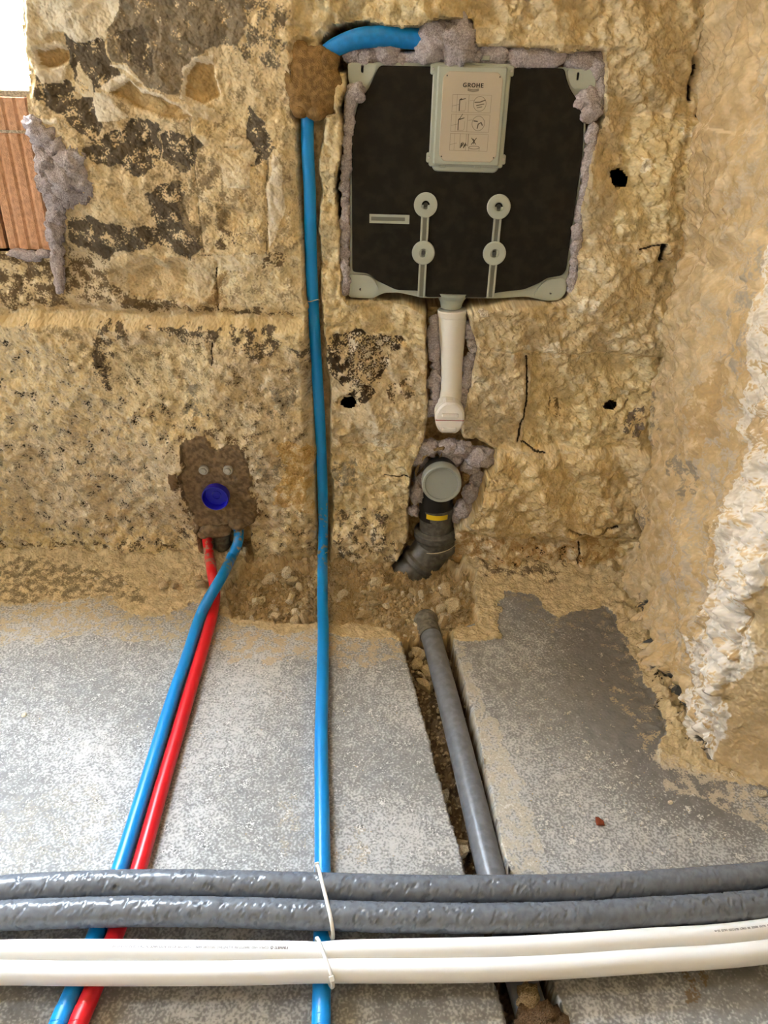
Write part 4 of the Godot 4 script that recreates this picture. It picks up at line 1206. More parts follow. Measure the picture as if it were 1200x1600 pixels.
func build_water_pipes() -> void:
	var main := [[480, 178, "w", -0.012], [481, 240, "w", -0.012], [484, 300, "w", -0.013], [486, 400, "w", -0.014], [489, 470, "w", -0.014], [494, 560, "w", -0.014], [500, 660, "w", -0.014], [504, 760, "w", -0.013], [505, 840, "w", -0.008], [504, 868, "w", 0.012], [504, 900, "f", 0.030], [504, 945, "f", 0.016], [505, 985, "f", 0.012], [504, 1060, "f", 0.012], [502, 1150, "f", 0.012], [503, 1250, "f", 0.012], [504, 1360, "f", 0.012], [503, 1480, "f", 0.012], [502, 1600, "f", 0.012], [502, 1700, "f", 0.012]]
	var t := thing("water_pipe", "long blue water pipe running down the wall chase and across the floor", "pipe")
	part("tube", splashed(mixed(main), Color(0.02, 0.54, 0.85), 0.045, 0.18), M.pipe_plastic, t)
	for q in [[489, 468, -0.014], [505, 861, 0.004]]:
		var c := wp(q[0], q[1], q[2])
		var ring := []
		for i in 13: ring.append(c + Vector3(cos(TAU * i / 12) * 0.0122, 0.002 * sin(TAU * i / 6), sin(TAU * i / 12) * 0.0122))
		part("wire_tie", tube(ring, func(_l, _s, _a): return 0.0009, 6, 0.004, false, true), M.pale_wire, t)
	var cold := [[370, 808, "w", -0.014], [373, 832, "w", -0.004], [371, 850, "w", 0.012], [360, 874, "w", 0.036], [346, 902, "f", 0.062], [326, 936, "f", 0.046], [311, 968, "f", 0.016], [291, 1030, "f", 0.012], [270, 1090, "f", 0.012], [248, 1160, "f", 0.012], [222, 1245, "f", 0.012], [186, 1360, "f", 0.012], [150, 1460, "f", 0.012], [118, 1540, "f", 0.012], [92, 1600, "f", 0.012], [60, 1680, "f", 0.012]]
	t = thing("water_pipe", "blue water pipe beside the red one coming from the mortar patch", "pipe")
	part("tube", splashed(mixed(cold), Color(0.02, 0.54, 0.85), 0.10, 0.27), M.pipe_plastic, t)
	var hot := [[323, 822, "w", -0.014], [324, 845, "w", -0.004], [327, 868, "w", 0.016], [331, 893, "f", 0.042], [336, 925, "f", 0.022], [332, 960, "f", 0.012], [318, 1010, "f", 0.012], [300, 1070, "f", 0.012], [278, 1145, "f", 0.012], [250, 1240, "f", 0.012], [216, 1360, "f", 0.012], [184, 1450, "f", 0.012], [150, 1535, "f", 0.012], [122, 1600, "f", 0.012], [90, 1680, "f", 0.012]]
	t = thing("water_pipe", "red hot-water pipe running from the mortar patch across the floor", "pipe")
	part("tube", splashed(mixed(hot), Color(0.83, 0.09, 0.14), 0.08, 0.30), M.pipe_plastic, t)
	# short thick pipe at the top
	var top := [[668, 62, "w", -0.020], [640, 60, "w", -0.018], [600, 57, "w", -0.014], [562, 60, "w", -0.010], [530, 71, "w", -0.010], [510, 84, "w", -0.014], [498, 100, "w", -0.022]]
	t = thing("water_pipe", "short thick blue pipe end above the cistern, curving into brown mortar", "pipe")
	part("tube", tube(mixed(top), func(_l, s, _a): return lerpf(0.0155, 0.0135, smoothstep(0.5, 0.9, s)), 26, 0.006), M.blue, t)

func bundle(pts: Array, kind: String) -> ArrayMesh:
	var nz := noise(1.0, 2, 61)
	if kind == "grey":
		var nw := noise(1.0, 2, 62)
		return tube(pts, func(l, _s, a):
			var ca := cos(a)
			var sa := sin(a)
			var n := nz.get_noise_3d(l * 34.0, ca * 0.9, sa * 0.9)
			var crease := smoothstep(0.80, 1.0, 1.0 - absf(nw.get_noise_3d(l * 42.0, ca * 1.1 + 4.0, sa * 1.1)) * 2.6)
			return 0.0178 + 0.0007 * n - 0.0022 * crease, 36, 0.0022)
	return tube(pts, func(l, _s, a):
		return 0.0127 * (1.0 + 0.035 * cos(4.0 * a + 0.5) + 0.02 * nz.get_noise_3d(l * 5.0, cos(a), sin(a))), 28, 0.006)

func build_bundles() -> void:
	var rows := [
		["insulated_pipe", "grey foam-insulated pipe nearest the wall, crossing over the coloured pipes", "grey", 0.0415, [-120, 1402, 0, 1391, 120, 1384, 250, 1381, 380, 1383, 500, 1386, 640, 1390, 780, 1390, 900, 1388, 1020, 1382, 1120, 1375, 1200, 1368, 1320, 1352]],
		["insulated_pipe", "grey foam-insulated pipe lying next to the white pipes", "grey", 0.0415, [-120, 1444, 0, 1431, 120, 1426, 250, 1424, 380, 1426, 500, 1430, 640, 1434, 780, 1435, 900, 1432, 1020, 1425, 1120, 1419, 1200, 1412, 1320, 1396]],
		["heating_pipe", "white sheathed pipe with printed lettering, touching the grey pipe side", "white", 0.0365, [-120, 1492, 0, 1487, 120, 1486, 250, 1487, 380, 1488, 470, 1489, 500, 1490, 540, 1487, 640, 1485, 780, 1482, 900, 1476, 1020, 1468, 1120, 1462, 1200, 1453, 1320, 1436]],
		["heating_pipe", "white sheathed pipe without lettering, nearest the camera", "white", 0.0365, [-120, 1524, 0, 1520, 120, 1521, 250, 1521, 380, 1520, 500, 1517, 640, 1517, 780, 1515, 900, 1509, 1020, 1501, 1120, 1495, 1200, 1487, 1320, 1472]]]
	for r in rows:
		var t := thing(r[0], r[1], "pipe", Vector3.ZERO, "grey insulated pipes" if r[2] == "grey" else "white sheathed pipes")
		var pts := []
		for i in range(0, r[4].size(), 2): pts.append(fp(r[4][i], r[4][i + 1], r[3]))
		# they go on past the picture on both sides
		var off: float = pts[pts.size() - 1].z - 0.775
		pts.push_front(pts[0] + (pts[0] - pts[1]).normalized() * 0.7)
		pts.append(Vector3(0.80, r[3], 0.80 + off * 1.1))
		pts.append(Vector3(1.10, r[3], 0.93 + off * 1.2))
		pts.append(Vector3(1.70, r[3], 1.24 + off * 1.2))
		part("sheath", bundle(pts, r[2]), M.insulation if r[2] == "grey" else M.white_sheath, t)
		if r[1].contains("printed"):
			print_on(t, pts)
	for e in [[[497, 1366, 518, 1452, 0.040, 0.0195], "white cable tie strapped around the two grey pipes"], [[497, 1476, 517, 1532, 0.0355, 0.0142], "white cable tie strapped around the two white pipes"]]:
		var g: Array = e[0]
		var a := fp(g[0], g[1], g[4])
		var b := fp(g[2], g[3], g[4])
		var dir := (b - a)
		dir.y = 0
		var mid := (a + b) / 2
		var half: float = dir.length() / 2 - g[5] * 0.55
		dir = dir.normalized()
		var loop := []
		for i in 11:
			var an := PI / 2 - PI * i / 10
			loop.append(mid + dir * (half + cos(an) * g[5]) + Vector3.UP * sin(an) * g[5])
		for i in 11:
			var an := -PI / 2 - PI * i / 10
			loop.append(mid + dir * (-half + cos(an) * g[5]) + Vector3.UP * sin(an) * g[5])
		loop.append(loop[0])
		var t := thing("cable_tie", e[1], "cable tie", Vector3.ZERO, "cable ties")
		part("strap", tube(loop, func(_l, _s, an): return 0.0015 + 0.0009 * absf(cos(an)), 10, 0.004, false, true), M.nylon, t)
		var first: bool = g[4] > 0.038
		var hp: Vector3 = mid - dir * (half + g[5] * 0.86) + Vector3(0, g[5] * 0.60, 0) if first else mid + dir * (half + g[5] * 0.80) + Vector3(0, g[5] * 0.68, 0)
		var head := part("head", slab(rect(-0.003, -0.0032, 0.003, 0.0032, 0.0008), -0.002, 0.0025, 0.0006), M.nylon, t, hp)
		head.rotation = Vector3(-0.9, 0.2, 0.1)

func print_on(t: Node3D, pts: Array) -> void:
	var path := smooth_path(pts, 0.004)
	# the lettering reads upside down; it is set word by word along the crown of the pipe
	var runs := [[452, ["FIMMETI", "O", "(COPEX)", "6500", "IMBOTITURA", "ALL'INTERNO", "SPESSORE", "6MM", "L.", "10/91", "DPR", "412/93", "ALFX9", "MADE", "IN", "ITALY", "02/12/25", "14:33", "54 m"]], [1226, ["DPR", "412/93", "ALFX9", "MADE", "IN", "ITALY", "02/12/25", "14:33", "55 m"]]]
	for r in runs:
		var x: float = fp(r[0], 1480, 0.0355).x
		for word in r[1]:
			var m := TextMesh.new()
			m.text = word
			m.font = font(700 if word == "FIMMETI" or word == "O" else 500)
			m.font_size = 32
			m.pixel_size = (0.0048 if word == "O" else 0.0038 if word == "FIMMETI" else 0.0032) / 32.0
			m.depth = 0.0002
			m.curve_step = 3.0
			var w: float = m.get_aabb().size.x
			var cx := x - w / 2
			var at := path[0]
			var tan_ := Vector3.RIGHT
			for i in path.size() - 1:
				if path[i].x <= cx and path[i + 1].x > cx:
					at = path[i].lerp(path[i + 1], (cx - path[i].x) / (path[i + 1].x - path[i].x))
					tan_ = (path[i + 1] - path[i]).normalized()
			var n := (Vector3.UP * 0.88 + Vector3(0, 0, 0.10)).normalized()
			var bx := -tan_
			var by := n.cross(bx).normalized()
			var o := part("lettering", m, M.ink, t, at + n * 0.01325)
			o.basis = Basis(bx, by, n)
			x -= w + 0.0022

func foam(label: String, spots: Array, seed_: int, category := "foam", m: Material = null, amp := 0.2) -> void:
	var l := []
	for s in spots:
		var k: float = 0.00135
		var rz: float = s[4] if s.size() > 4 else min(s[2], s[3]) * k * 0.9
		l.append([wp(s[0], s[1], s[5] if s.size() > 5 else -0.012), Vector3(s[2] * k, s[3] * k, rz)])
	solo("expanding_foam", lumps(l, amp, 70.0, seed_, 26, 16), m if m else M.foam, label, category, Vector3.ZERO, "expanding foam fillings")

# beads of foam along a line of pixels
func beads(a: Array, r: float, seed_: int, z := -0.012) -> Array:
	var rg := RandomNumberGenerator.new()
	rg.seed = seed_
	var o := []
	for i in range(0, a.size() - 2, 2):
		var p := Vector2(a[i], a[i + 1])
		var q := Vector2(a[i + 2], a[i + 3])
		var n: int = max(1, int(p.distance_to(q) / (r * 1.1)))
		for j in n:
			var c := p.lerp(q, float(j) / n) + Vector2(rg.randf_range(-1, 1), rg.randf_range(-1, 1)) * r * 0.3
			var k := rg.randf_range(0.8, 1.25)
			o.append([c.x, c.y, r * k, r * k * rg.randf_range(0.9, 1.3), r * 0.0014, z + rg.randf_range(-0.004, 0.003)])
	return o

func build_foam() -> void:
	foam("grey expanding foam bulging over the cistern beside the thick blue pipe", [[678, 62, 20, 26, 0.030, -0.018], [668, 80, 16, 14, 0.022, -0.014], [715, 68, 24, 30, 0.032, -0.016], [738, 88, 14, 12, 0.018, -0.02], [700, 48, 16, 12, 0.022, -0.02], [650, 90, 16, 7, 0.014, -0.022]], 101)
	foam("row of grey foam along the top edge of the cistern", [[770, 86, 24, 14, 0.018, -0.02], [820, 88, 28, 14, 0.018, -0.02], [858, 90, 24, 12, 0.016, -0.02], [905, 96, 24, 12, 0.018, -0.024], [932, 104, 14, 16, 0.02, -0.026]], 102)
	foam("small round foam blobs under the thick blue pipe", [[603, 84, 17, 13, 0.018, -0.022], [572, 88, 18, 11, 0.016, -0.022], [552, 86, 12, 10, 0.014, -0.02], [628, 92, 10, 8, 0.012, -0.024]], 103)
	foam("crumbly foam at the upper right ear of the cistern", [[920, 152, 14, 12, 0.018, -0.016], [908, 158, 10, 10, 0.012, -0.012], [922, 172, 14, 14, 0.018, -0.016], [936, 150, 8, 22, 0.014, -0.018], [914, 182, 8, 8, 0.01, -0.012]], 104)
	foam("thin foam bead down the right side of the cistern", beads([926, 205, 920, 240, 912, 300, 904, 350, 898, 400, 896, 430, 890, 458], 7.5, 1), 105)
	foam("thin foam bead down the left side of the cistern", beads([546, 150, 545, 200, 541, 260, 539, 310, 540, 370, 539, 420, 540, 462], 6.5, 2), 106)
	foam("knotted foam lump by the upper left ear of the cistern", [[556, 142, 12, 10, 0.014, -0.008], [548, 152, 8, 12, 0.012, -0.010], [562, 150, 7, 8, 0.010, -0.006]], 107)
	foam("foam lining the left side of the flush pipe channel", beads([678, 500, 679, 540, 680, 580, 678, 620, 671, 655], 8.5, 3, -0.026), 108)
	foam("foam lining the right side of the flush pipe channel", beads([734, 510, 737, 545, 731, 585, 726, 620, 718, 650], 8.5, 4, -0.024), 109)
	foam("grey foam packed around the soil pipe cap", [[668, 700, 20, 14, 0.018, -0.02], [654, 714, 14, 16, 0.018, -0.02], [700, 700, 22, 14, 0.02, -0.022], [722, 702, 18, 14, 0.02, -0.02], [750, 714, 24, 17, 0.024, -0.016], [735, 728, 16, 14, 0.02, -0.02], [708, 718, 16, 12, 0.018, -0.024], [744, 746, 12, 14, 0.016, -0.02], [735, 770, 14, 18, 0.018, -0.02], [724, 796, 16, 18, 0.018, -0.022], [712, 808, 10, 10, 0.014, -0.024], [652, 770, 12, 22, 0.016, -0.022], [646, 798, 9, 10, 0.014, -0.022], [660, 745, 14, 18, 0.014, -0.026]], 110)
	foam("large grey foam spill running down beside the terracotta bricks", [[58, 200, 14, 14, 0.016, 0.006], [72, 216, 18, 16, 0.02, 0.006], [88, 232, 20, 16, 0.02, 0.006], [78, 250, 20, 18, 0.022, 0.008], [112, 252, 22, 22, 0.022, 0.008], [128, 278, 20, 26, 0.022, 0.008], [100, 282, 24, 26, 0.024, 0.010], [80, 286, 16, 20, 0.022, 0.008], [116, 300, 22, 14, 0.02, 0.008], [92, 308, 18, 16, 0.018, 0.008], [88, 335, 12, 18, 0.016, 0.006], [86, 362, 11, 20, 0.014, 0.006], [89, 395, 9, 18, 0.012, 0.006], [92, 425, 8, 20, 0.011, 0.008], [93, 446, 6, 12, 0.009, 0.008]], 111, "foam", null, 0.32)
	foam("low foam ridge along the bottom of the terracotta bricks", [[30, 396, 16, 6, 0.010, -0.004], [50, 400, 18, 7, 0.010, -0.002], [68, 396, 12, 6, 0.010, -0.002]], 112)
	# the lump of brown mortar that swallows both blue pipes
	var l := []
	for s in [[470, 104, 24, 24], [492, 110, 30, 26], [466, 128, 20, 24], [488, 134, 28, 26], [508, 128, 20, 26], [512, 98, 14, 14], [476, 156, 20, 18], [500, 154, 22, 18], [470, 172, 10, 10], [494, 174, 14, 10], [456, 118, 10, 22]]:
		l.append([wp(s[0], s[1], -0.006), Vector3(s[2] * 0.00138, s[3] * 0.00138, 0.021)])
	solo("mortar_lump", lumps(l, 0.13, 34.0, 131, 30, 20, 0.4), M.mortar_brown, "lump of brown mortar where the two blue pipes meet", "mortar")
	# a flat chip of stone wedged in the foam
	var chip := solo("stone_chip", slab(rounded(wpoly([648, 742, 655, 722, 672, 704, 696, 700, 690, 716, 674, 726, 660, 738, 650, 748]), 0.004), -0.03, 0.0, 0.004), M.stone_dull, "flat stone chip wedged diagonally in the foam above the cap", "stone")
	chip.position.z = -0.002
	solo("stone_chip", lumps([[wp(728, 743, -0.016), Vector3(0.010, 0.012, 0.010)]], 0.2, 80.0, 141), M.stone_warm, "small square stone chip right of the grey end cap", "stone")
	# fallen flake of plaster under the cistern
	solo("plaster_flake", lumps([[wp(757, 490, 0.022), Vector3(0.009, 0.007, 0.003)], [wp(752, 486, 0.022), Vector3(0.005, 0.005, 0.003)]], 0.35, 90.0, 142), M.mortar_pale, "white plaster flake caught on the wall right of the flush pipe", "plaster")

func build_mixer() -> void:
	var c := wp(336, 779, wall_z(336, 779) + 0.020)
	var cap := thing("blanking_plug", "deep blue plastic plug set in the brown mortar patch", "plug")
	part("cup", lathe([Vector2(0, -0.016), Vector2(0.0235, -0.016), Vector2(0.0250, -0.012), Vector2(0.0262, 0.0), Vector2(0.0272, 0.001), Vector2(0.0284, 0.0), Vector2(0.0288, -0.004), Vector2(0.0280, -0.026), Vector2(0.0280, -0.05)], 44, Vector3(0, 0.0, 1), c), M.cap_blue, cap)
	part("inner_ring", lathe([Vector2(0.0085, -0.016), Vector2(0.0090, -0.0145), Vector2(0.0100, -0.0145), Vector2(0.0105, -0.016)], 32, Vector3.BACK, c), M.cap_blue, cap)
	for s in [[318, 735, "left"], [356, 735, "right"]]:
		var p := wp(s[0], s[1], wall_z(s[0], s[1]) + 0.004)
		var b := thing("fixing_bolt", "dusty bolt head above the blue plug, %s of the pair" % s[2], "bolt", Vector3.ZERO, "pair of bolts above the blue plug")
		part("washer", lathe([Vector2(0, 0.002), Vector2(0.0095, 0.002), Vector2(0.0102, 0.001), Vector2(0.0102, -0.014)], 24, Vector3.BACK, p), M.bolt_dusty, b)
		part("head", lathe([Vector2(0, 0.0065), Vector2(0.0058, 0.0065), Vector2(0.0070, 0.0055), Vector2(0.0074, 0.002), Vector2(0.0074, 0)], 6, Vector3.BACK, p), M.bolt_dusty, b)
	# grey stub between the red and the blue pipe
	solo("pipe_stub", tube([wp(347, 822, -0.030), wp(347, 848, -0.026), wp(347, 864, -0.020)], func(_l, s, _a): return 0.0185 - 0.006 * smoothstep(0.75, 1.0, s), 26, 0.004), M.grey_pipe_dusty, "short dusty grey pipe stub between the red and blue pipes", "pipe")
	# wall behind a mortar tongue
	solo("mortar_tongue", lumps([[wp(336, 826, 0.004), Vector3(0.036, 0.020, 0.018)], [wp(372, 816, 0.006), Vector3(0.022, 0.020, 0.016)], [wp(318, 832, 0.0), Vector3(0.016, 0.014, 0.014)]], 0.10, 40.0, 151, 30, 20, 0.4), M.damp, "rounded lower lip of damp mortar over the pipe ends", "mortar")

func build_rubble() -> void:
	var rg := RandomNumberGenerator.new()
	rg.seed = 77
	var shapes := []
	for i in 7: shapes.append(rock(300 + i))
	var tones := [M.rubble_a, M.rubble_b, M.rubble_c]
	var pit := fpoly([360, 935, 372, 962, 500, 968, 600, 975, 640, 992, 700, 985, 735, 965, 735, 910, 700, 895, 600, 885, 520, 885, 400, 890])
	var zones := [[fpoly([362, 930, 372, 962, 480, 968, 490, 905, 420, 895]), 85, "limestone pebble in the rubble between the red pipe and the long blue pipe"], [fpoly([520, 930, 600, 975, 640, 992, 735, 968, 738, 912, 690, 905, 600, 900]), 115, "limestone pebble in the rubble between the long blue pipe and the drain"], [fpoly([640, 995, 700, 992, 720, 1060, 690, 1080, 660, 1050]), 42, "limestone pebble wedged in the trench beside the head of the drain pipe"], [fpoly([690, 1200, 720, 1230, 745, 1360, 730, 1350]), 6, "limestone pebble in the trench near the grey insulated pipes"], [fpoly([0, 900, 300, 890, 330, 930, 200, 940, 0, 935]), 12, "limestone pebble on the dust strip at the left wall foot"]]
	for zn in zones:
		var poly: PackedVector2Array = zn[0]
		var lo := poly[0]
		var hi := poly[0]
		for p in poly:
			lo = lo.min(p); hi = hi.max(p)
		var made := 0
		while made < zn[1]:
			var p := Vector2(rg.randf_range(lo.x, hi.x), rg.randf_range(lo.y, hi.y))
			if not Geometry2D.is_point_in_polygon(p, poly): continue
			made += 1
			var r := rg.randf_range(0.004, 0.008) if rg.randf() < 0.72 else rg.randf_range(0.009, 0.017)
			var o := solo("rubble_stone", shapes[rg.randi() % 7], tones[rg.randi() % 3], zn[2], "rubble", Vector3(p.x, ground(p.x, p.y) + r * 0.5, p.y), "rubble: " + zn[2])
			o.rotation = Vector3(rg.randf() * TAU, rg.randf() * TAU, rg.randf() * TAU)
			o.scale = Vector3(r * rg.randf_range(0.9, 1.5), r * rg.randf_range(0.7, 1.0), r)
	# grit too small to count
	var mm := MultiMesh.new()
	mm.transform_format = MultiMesh.TRANSFORM_3D
	mm.mesh = shapes[0]
	var spots := []
	for e in [[pit, 2600, 0.0013, 0.0040], [fpoly([560, 950, 640, 985, 720, 985, 735, 930, 700, 960, 640, 965]), 500, 0.002, 0.0045], [fpoly([632, 998, 704, 992, 745, 1150, 690, 1180, 655, 1090]), 480, 0.0016, 0.0045], [fpoly([690, 1180, 745, 1150, 790, 1360, 730, 1350]), 160, 0.0012, 0.003], [fpoly([0, 885, 350, 880, 350, 950, 0, 960]), 260, 0.0008, 0.0024], [fpoly([750, 895, 960, 895, 1000, 960, 1085, 1180, 1030, 1130, 960, 970, 800, 930]), 260, 0.0007, 0.002], [fpoly([20, 1000, 640, 1010, 700, 1350, 20, 1350]), 90, 0.0006, 0.0014], [fpoly([800, 1050, 1180, 1230, 1180, 1350, 830, 1350]), 90, 0.0006, 0.0014]]:
		var poly: PackedVector2Array = e[0]
		var lo := poly[0]
		var hi := poly[0]
		for p in poly:
			lo = lo.min(p); hi = hi.max(p)
		var made := 0
		while made < e[1]:
			var p := Vector2(rg.randf_range(lo.x, hi.x), rg.randf_range(lo.y, hi.y))
			if not Geometry2D.is_point_in_polygon(p, poly): continue
			made += 1
			var r := rg.randf_range(e[2], e[3])
			spots.append(Transform3D(Basis.from_euler(Vector3(rg.randf() * TAU, rg.randf() * TAU, 0)).scaled(Vector3(r, r * 0.8, r)), Vector3(p.x, ground(p.x, p.y) + r * 0.4, p.y)))
	mm.instance_count = spots.size()
	for i in spots.size(): mm.set_instance_transform(i, spots[i])
	var g := MultiMeshInstance3D.new()
	g.name = "grit"
	g.multimesh = mm
	g.material_override = M.rubble_b
	add_child(g)
	g.set_meta("label", "fine limestone grit scattered along the wall foot and trench")
	g.set_meta("category", "grit")
	g.set_meta("kind", "stuff")
	# single finds on the screed
	for e in [[936, 1286, 0.007, "rust-brown chip lying alone on the grey floor", M.rust, "chip"], [1190, 1242, 0.008, "pale stone chip on the floor near the right wall corner", M.rubble_c, "stone"], [1146, 1212, 0.006, "small pale pebble at the foot of the rendered corner", M.rubble_c, "stone"], [1047, 1254, 0.004, "tiny white plaster crumb on the right of the floor", M.mortar_pale, "plaster"], [38, 1118, 0.005, "white plaster crumb on the left part of the floor", M.mortar_pale, "plaster"], [132, 902, 0.006, "pale pebble on the dusty strip at the left wall foot", M.rubble_c, "stone"], [262, 912, 0.006, "yellowish pebble on the dust beside the red and blue pipes", M.rubble_a, "stone"], [310, 908, 0.009, "rounded limestone pebble touching the red pipe near the wall", M.rubble_b, "stone"]]:
		var p := fp(e[0], e[1])
		var o := solo("floor_chip", shapes[int(e[0]) % 7], e[4], e[3], e[5], Vector3(p.x, ground(p.x, p.z) + e[2] * 0.35, p.z))
		o.scale = Vector3(e[2] * 1.3, e[2] * 0.6, e[2])
		o.rotation.y = e[0] * 0.7

var floor_pts := {}
func ground(x: float, z: float) -> float:
	if floor_f == null: return 0.0
	var i := clampi(int((x - floor_f.x0) / floor_f.res), 0, floor_f.w - 1)
	var j := clampi(int((z - floor_f.y0) / floor_f.res), 0, floor_f.h - 1)
	return floor_relief(x, z, floor_f.hgt[j * floor_f.w + i], j * floor_f.w + i)
var floor_f: Field

func materials() -> void:
	var speck := noise_tex(0.06, 4, 501, 512, [Color(0.78, 0.77, 0.75), Color(1, 1, 1)])
	var fine := noise_tex(0.12, 4, 502)
	var soft := noise_tex(0.03, 4, 503)
	var dusted := noise_tex(0.02, 5, 504, 512, [Color(0.75, 0.75, 0.75), Color(1, 1, 1)])
	M.stone = grainy(mat(Color(0.80, 0.73, 0.61), 0.95, 0.25), speck, 2.0, soft, 1.0)
	M.concrete = grainy(mat(Color(0.66, 0.65, 0.62), 0.8, 0.4), speck, 2.0, null, 0)
	M.limewash = mat(Color(0.89, 0.85, 0.77), 0.95, 0.25)
	M.damp = grainy(mat(Color(0.54, 0.45, 0.335), 0.75, 0.4), dusted, 6.0, soft, 0.12)
	M.mortar_brown = grainy(mat(Color(0.62, 0.49, 0.31), 0.9, 0.3), dusted, 7.0, fine, 0.12)
	M.mortar_pale = grainy(mat(Color(0.90, 0.85, 0.76), 0.95, 0.25), speck, 6.0, fine, 0.15)
	M.clay = grainy(mat(Color(0.86, 0.67, 0.53), 0.85, 0.35), noise_tex(0.03, 4, 512, 512, [Color(0.90, 0.89, 0.88), Color(1, 1, 1)]), 5.0, fine, 0.08)
	M.foam = grainy(mat(Color(0.80, 0.765, 0.77), 0.85, 0.35), noise_tex(0.05, 4, 505, 512, [Color(0.80, 0.79, 0.79), Color(1, 1, 1)]), 8.0, fine, 0.18)
	M.milky = mat(Color(0.68, 0.70, 0.645), 0.42, 0.5)
	M.milky_thin = mat(Color(0.47, 0.48, 0.435), 0.5, 0.5)   # thin translucent plastic over the black foam
	M.card = mat(Color(0.75, 0.705, 0.625), 0.6, 0.4)
	M.black = grainy(mat(Color(0.145, 0.132, 0.105), 0.65, 0.28), noise_tex(0.014, 5, 506, 512, [Color(0.82, 0.82, 0.82), Color(1, 1, 1)]), 4.0, null, 0)
	M.bolt = mat(Color(0.22, 0.22, 0.20), 0.4, 0.5)
	M.steel = mat(Color(0.75, 0.74, 0.72), 0.3, 0.5)
	M.steel.metallic = 0.8
	M.bolt_dusty = grainy(mat(Color(0.72, 0.71, 0.67), 0.6, 0.5), speck, 30.0, null, 0)
	M.ink = mat(Color(0.17, 0.15, 0.14), 0.7, 0.3)
	var pr := mat(Color.WHITE, 0.7, 0.3)
	pr.albedo_texture = diagram()
	pr.transparency = BaseMaterial3D.TRANSPARENCY_ALPHA
	M.print_ = pr
	M.red_ink = mat(Color(0.62, 0.12, 0.12), 0.6, 0.4)
	M.white_pipe = mat(Color(0.935, 0.92, 0.88), 0.38, 0.5)
	M.plug = mat(Color(0.965, 0.955, 0.93), 0.42, 0.5)
	M.black_pipe = mat(Color(0.07, 0.068, 0.065), 0.45, 0.5)
	M.cap_grey = mat(Color(0.60, 0.62, 0.59), 0.38, 0.5)
	M.grey_pipe = grainy(mat(Color(0.46, 0.475, 0.50), 0.34, 0.5), noise_tex(0.02, 5, 507, 512, [Color(0.86, 0.86, 0.86), Color(1, 1, 1)]), 5.0, null, 0)
	M.grey_pipe_dark = grainy(mat(Color(0.40, 0.39, 0.36), 0.45, 0.5), dusted, 6.0, null, 0)
	M.grey_pipe_dusty = grainy(mat(Color(0.47, 0.45, 0.40), 0.75, 0.4), dusted, 8.0, null, 0)
	M.sticker = mat(Color(0.88, 0.76, 0.12), 0.5, 0.5)
	M.pale_wire = mat(Color(0.80, 0.75, 0.64), 0.6, 0.4)
	M.blue = grainy(mat(Color(0.02, 0.54, 0.85), 0.34, 0.5), noise_tex(0.02, 5, 508, 512, [Color(0.86, 0.88, 0.9), Color(1, 1, 1)]), 5.0, null, 0)
	M.pipe_plastic = mat(Color.WHITE, 0.34, 0.5)
	M.pipe_plastic.vertex_color_use_as_albedo = true
	M.red = grainy(mat(Color(0.83, 0.09, 0.14), 0.34, 0.5), noise_tex(0.02, 5, 509, 512, [Color(0.9, 0.86, 0.86), Color(1, 1, 1)]), 5.0, null, 0)
	M.insulation = grainy(mat(Color(0.435, 0.46, 0.495), 0.26, 0.5), noise_tex(0.03, 5, 510, 512, [Color(0.9, 0.9, 0.9), Color(1, 1, 1)]), 5.0, null, 0)
	M.white_sheath = mat(Color(0.95, 0.95, 0.94), 0.45, 0.5)
	M.nylon = mat(Color(0.90, 0.89, 0.86), 0.4, 0.5)
	M.cap_blue = mat(Color(0.07, 0.05, 0.70), 0.35, 0.5)
	M.dirt = grainy(mat(Color(0.42, 0.33, 0.24), 0.95, 0.2), speck, 10.0, fine, 0.3)
	M.dirt_pale = grainy(mat(Color(0.68, 0.59, 0.46), 0.95, 0.2), speck, 10.0, fine, 0.3)
	M.stone_dull = grainy(mat(Color(0.60, 0.52, 0.38), 0.95, 0.25), speck, 6.0, fine, 0.2)
	M.stone_warm = grainy(mat(Color(0.78, 0.66, 0.46), 0.95, 0.25), speck, 6.0, fine, 0.2)
	M.rubble_a = grainy(mat(Color(0.85, 0.78, 0.63), 0.95, 0.25), speck, 12.0, fine, 0.15)
	M.rubble_b = grainy(mat(Color(0.80, 0.72, 0.58), 0.95, 0.25), speck, 12.0, fine, 0.15)
	M.rubble_c = grainy(mat(Color(0.90, 0.85, 0.74), 0.95, 0.25), speck, 12.0, fine, 0.15)
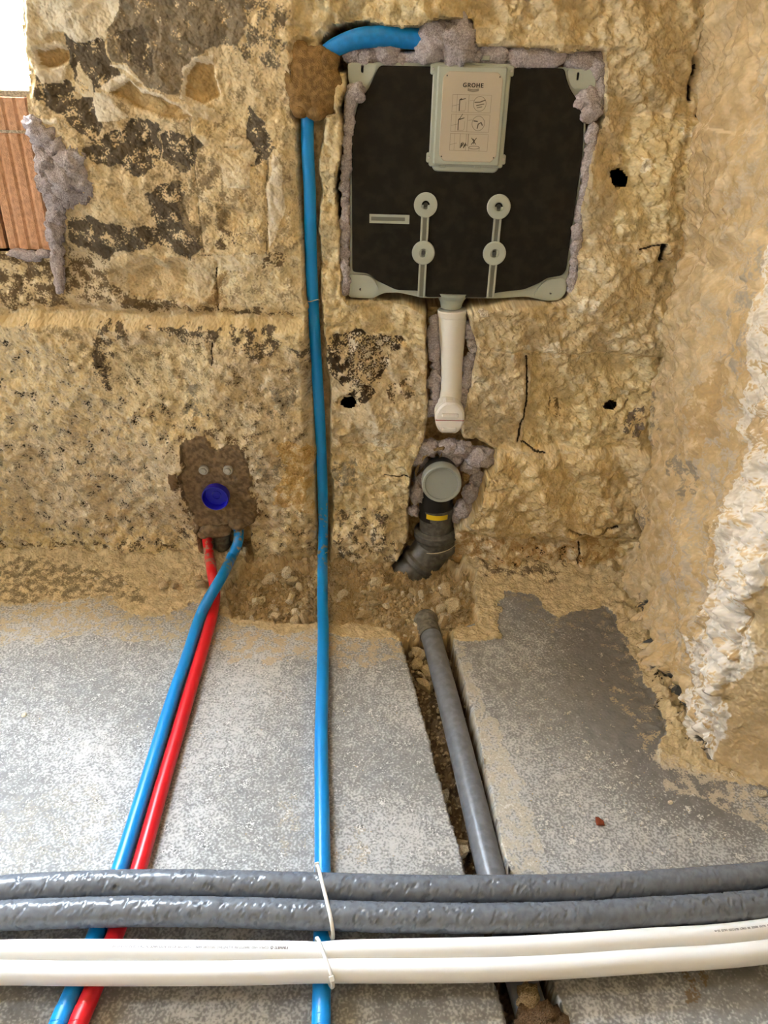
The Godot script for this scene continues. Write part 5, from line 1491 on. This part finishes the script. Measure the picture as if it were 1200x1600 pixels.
	M.rust = mat(Color(0.48, 0.24, 0.16), 0.9, 0.3)

func _ready() -> void:
	# camera
	var p := deg_to_rad(PITCH)
	var r := deg_to_rad(ROLL)
	ax_f = Vector3(0, -sin(p), -cos(p))
	var u0 := Vector3(0, cos(p), -sin(p))
	ax_r = Vector3.RIGHT * cos(r) + u0 * sin(r)
	ax_u = u0 * cos(r) - Vector3.RIGHT * sin(r)
	var cam := Camera3D.new()
	cam.name = "camera"
	cam.transform = Transform3D(Basis(ax_r, ax_u, -ax_f), EYE)
	cam.fov = rad_to_deg(2.0 * atan(800.0 / FOCAL))
	cam.near = 0.02
	cam.far = 200.0
	cam.current = true
	add_child(cam)
	# daylight: a bright hazy sky outside the window and the added side opening
	var env := Environment.new()
	env.background_mode = Environment.BG_SKY
	var sm := ProceduralSkyMaterial.new()
	sm.sky_top_color = Color(0.86, 0.93, 1.0)
	sm.sky_horizon_color = Color(1.0, 0.99, 0.96)
	sm.ground_horizon_color = Color(0.98, 0.96, 0.92)
	sm.ground_bottom_color = Color(0.80, 0.75, 0.66)
	sm.sky_energy_multiplier = 1.0
	sm.ground_energy_multiplier = 1.0
	env.sky = Sky.new()
	env.sky.sky_material = sm
	env.background_energy_multiplier = 58.0
	env.tonemap_mode = Environment.TONE_MAPPER_LINEAR
	env.tonemap_exposure = 1.32
	env.sdfgi_enabled = true
	env.ssao_enabled = true
	env.ssil_enabled = true
	var we := WorldEnvironment.new()
	we.name = "environment"
	we.environment = env
	add_child(we)
	n_big = noise(5.0, 2, 3)
	n_mid = noise(16.0, 3, 4)
	n_chip = noise(55.0, 3, 5)
	n_fine = noise(180.0, 2, 6)
	n_face = noise(9.5, 2, 7, FastNoiseLite.TYPE_CELLULAR)
	materials()
	build_wall_back()
	build_wall_right()
	build_floor()
	build_room()
	build_bricks()
	build_cistern()
	build_flush_pipe()
	build_soil_pipe()
	build_drain_pipe()
	build_water_pipes()
	build_bundles()
	build_mixer()
	build_foam()
	build_rubble()
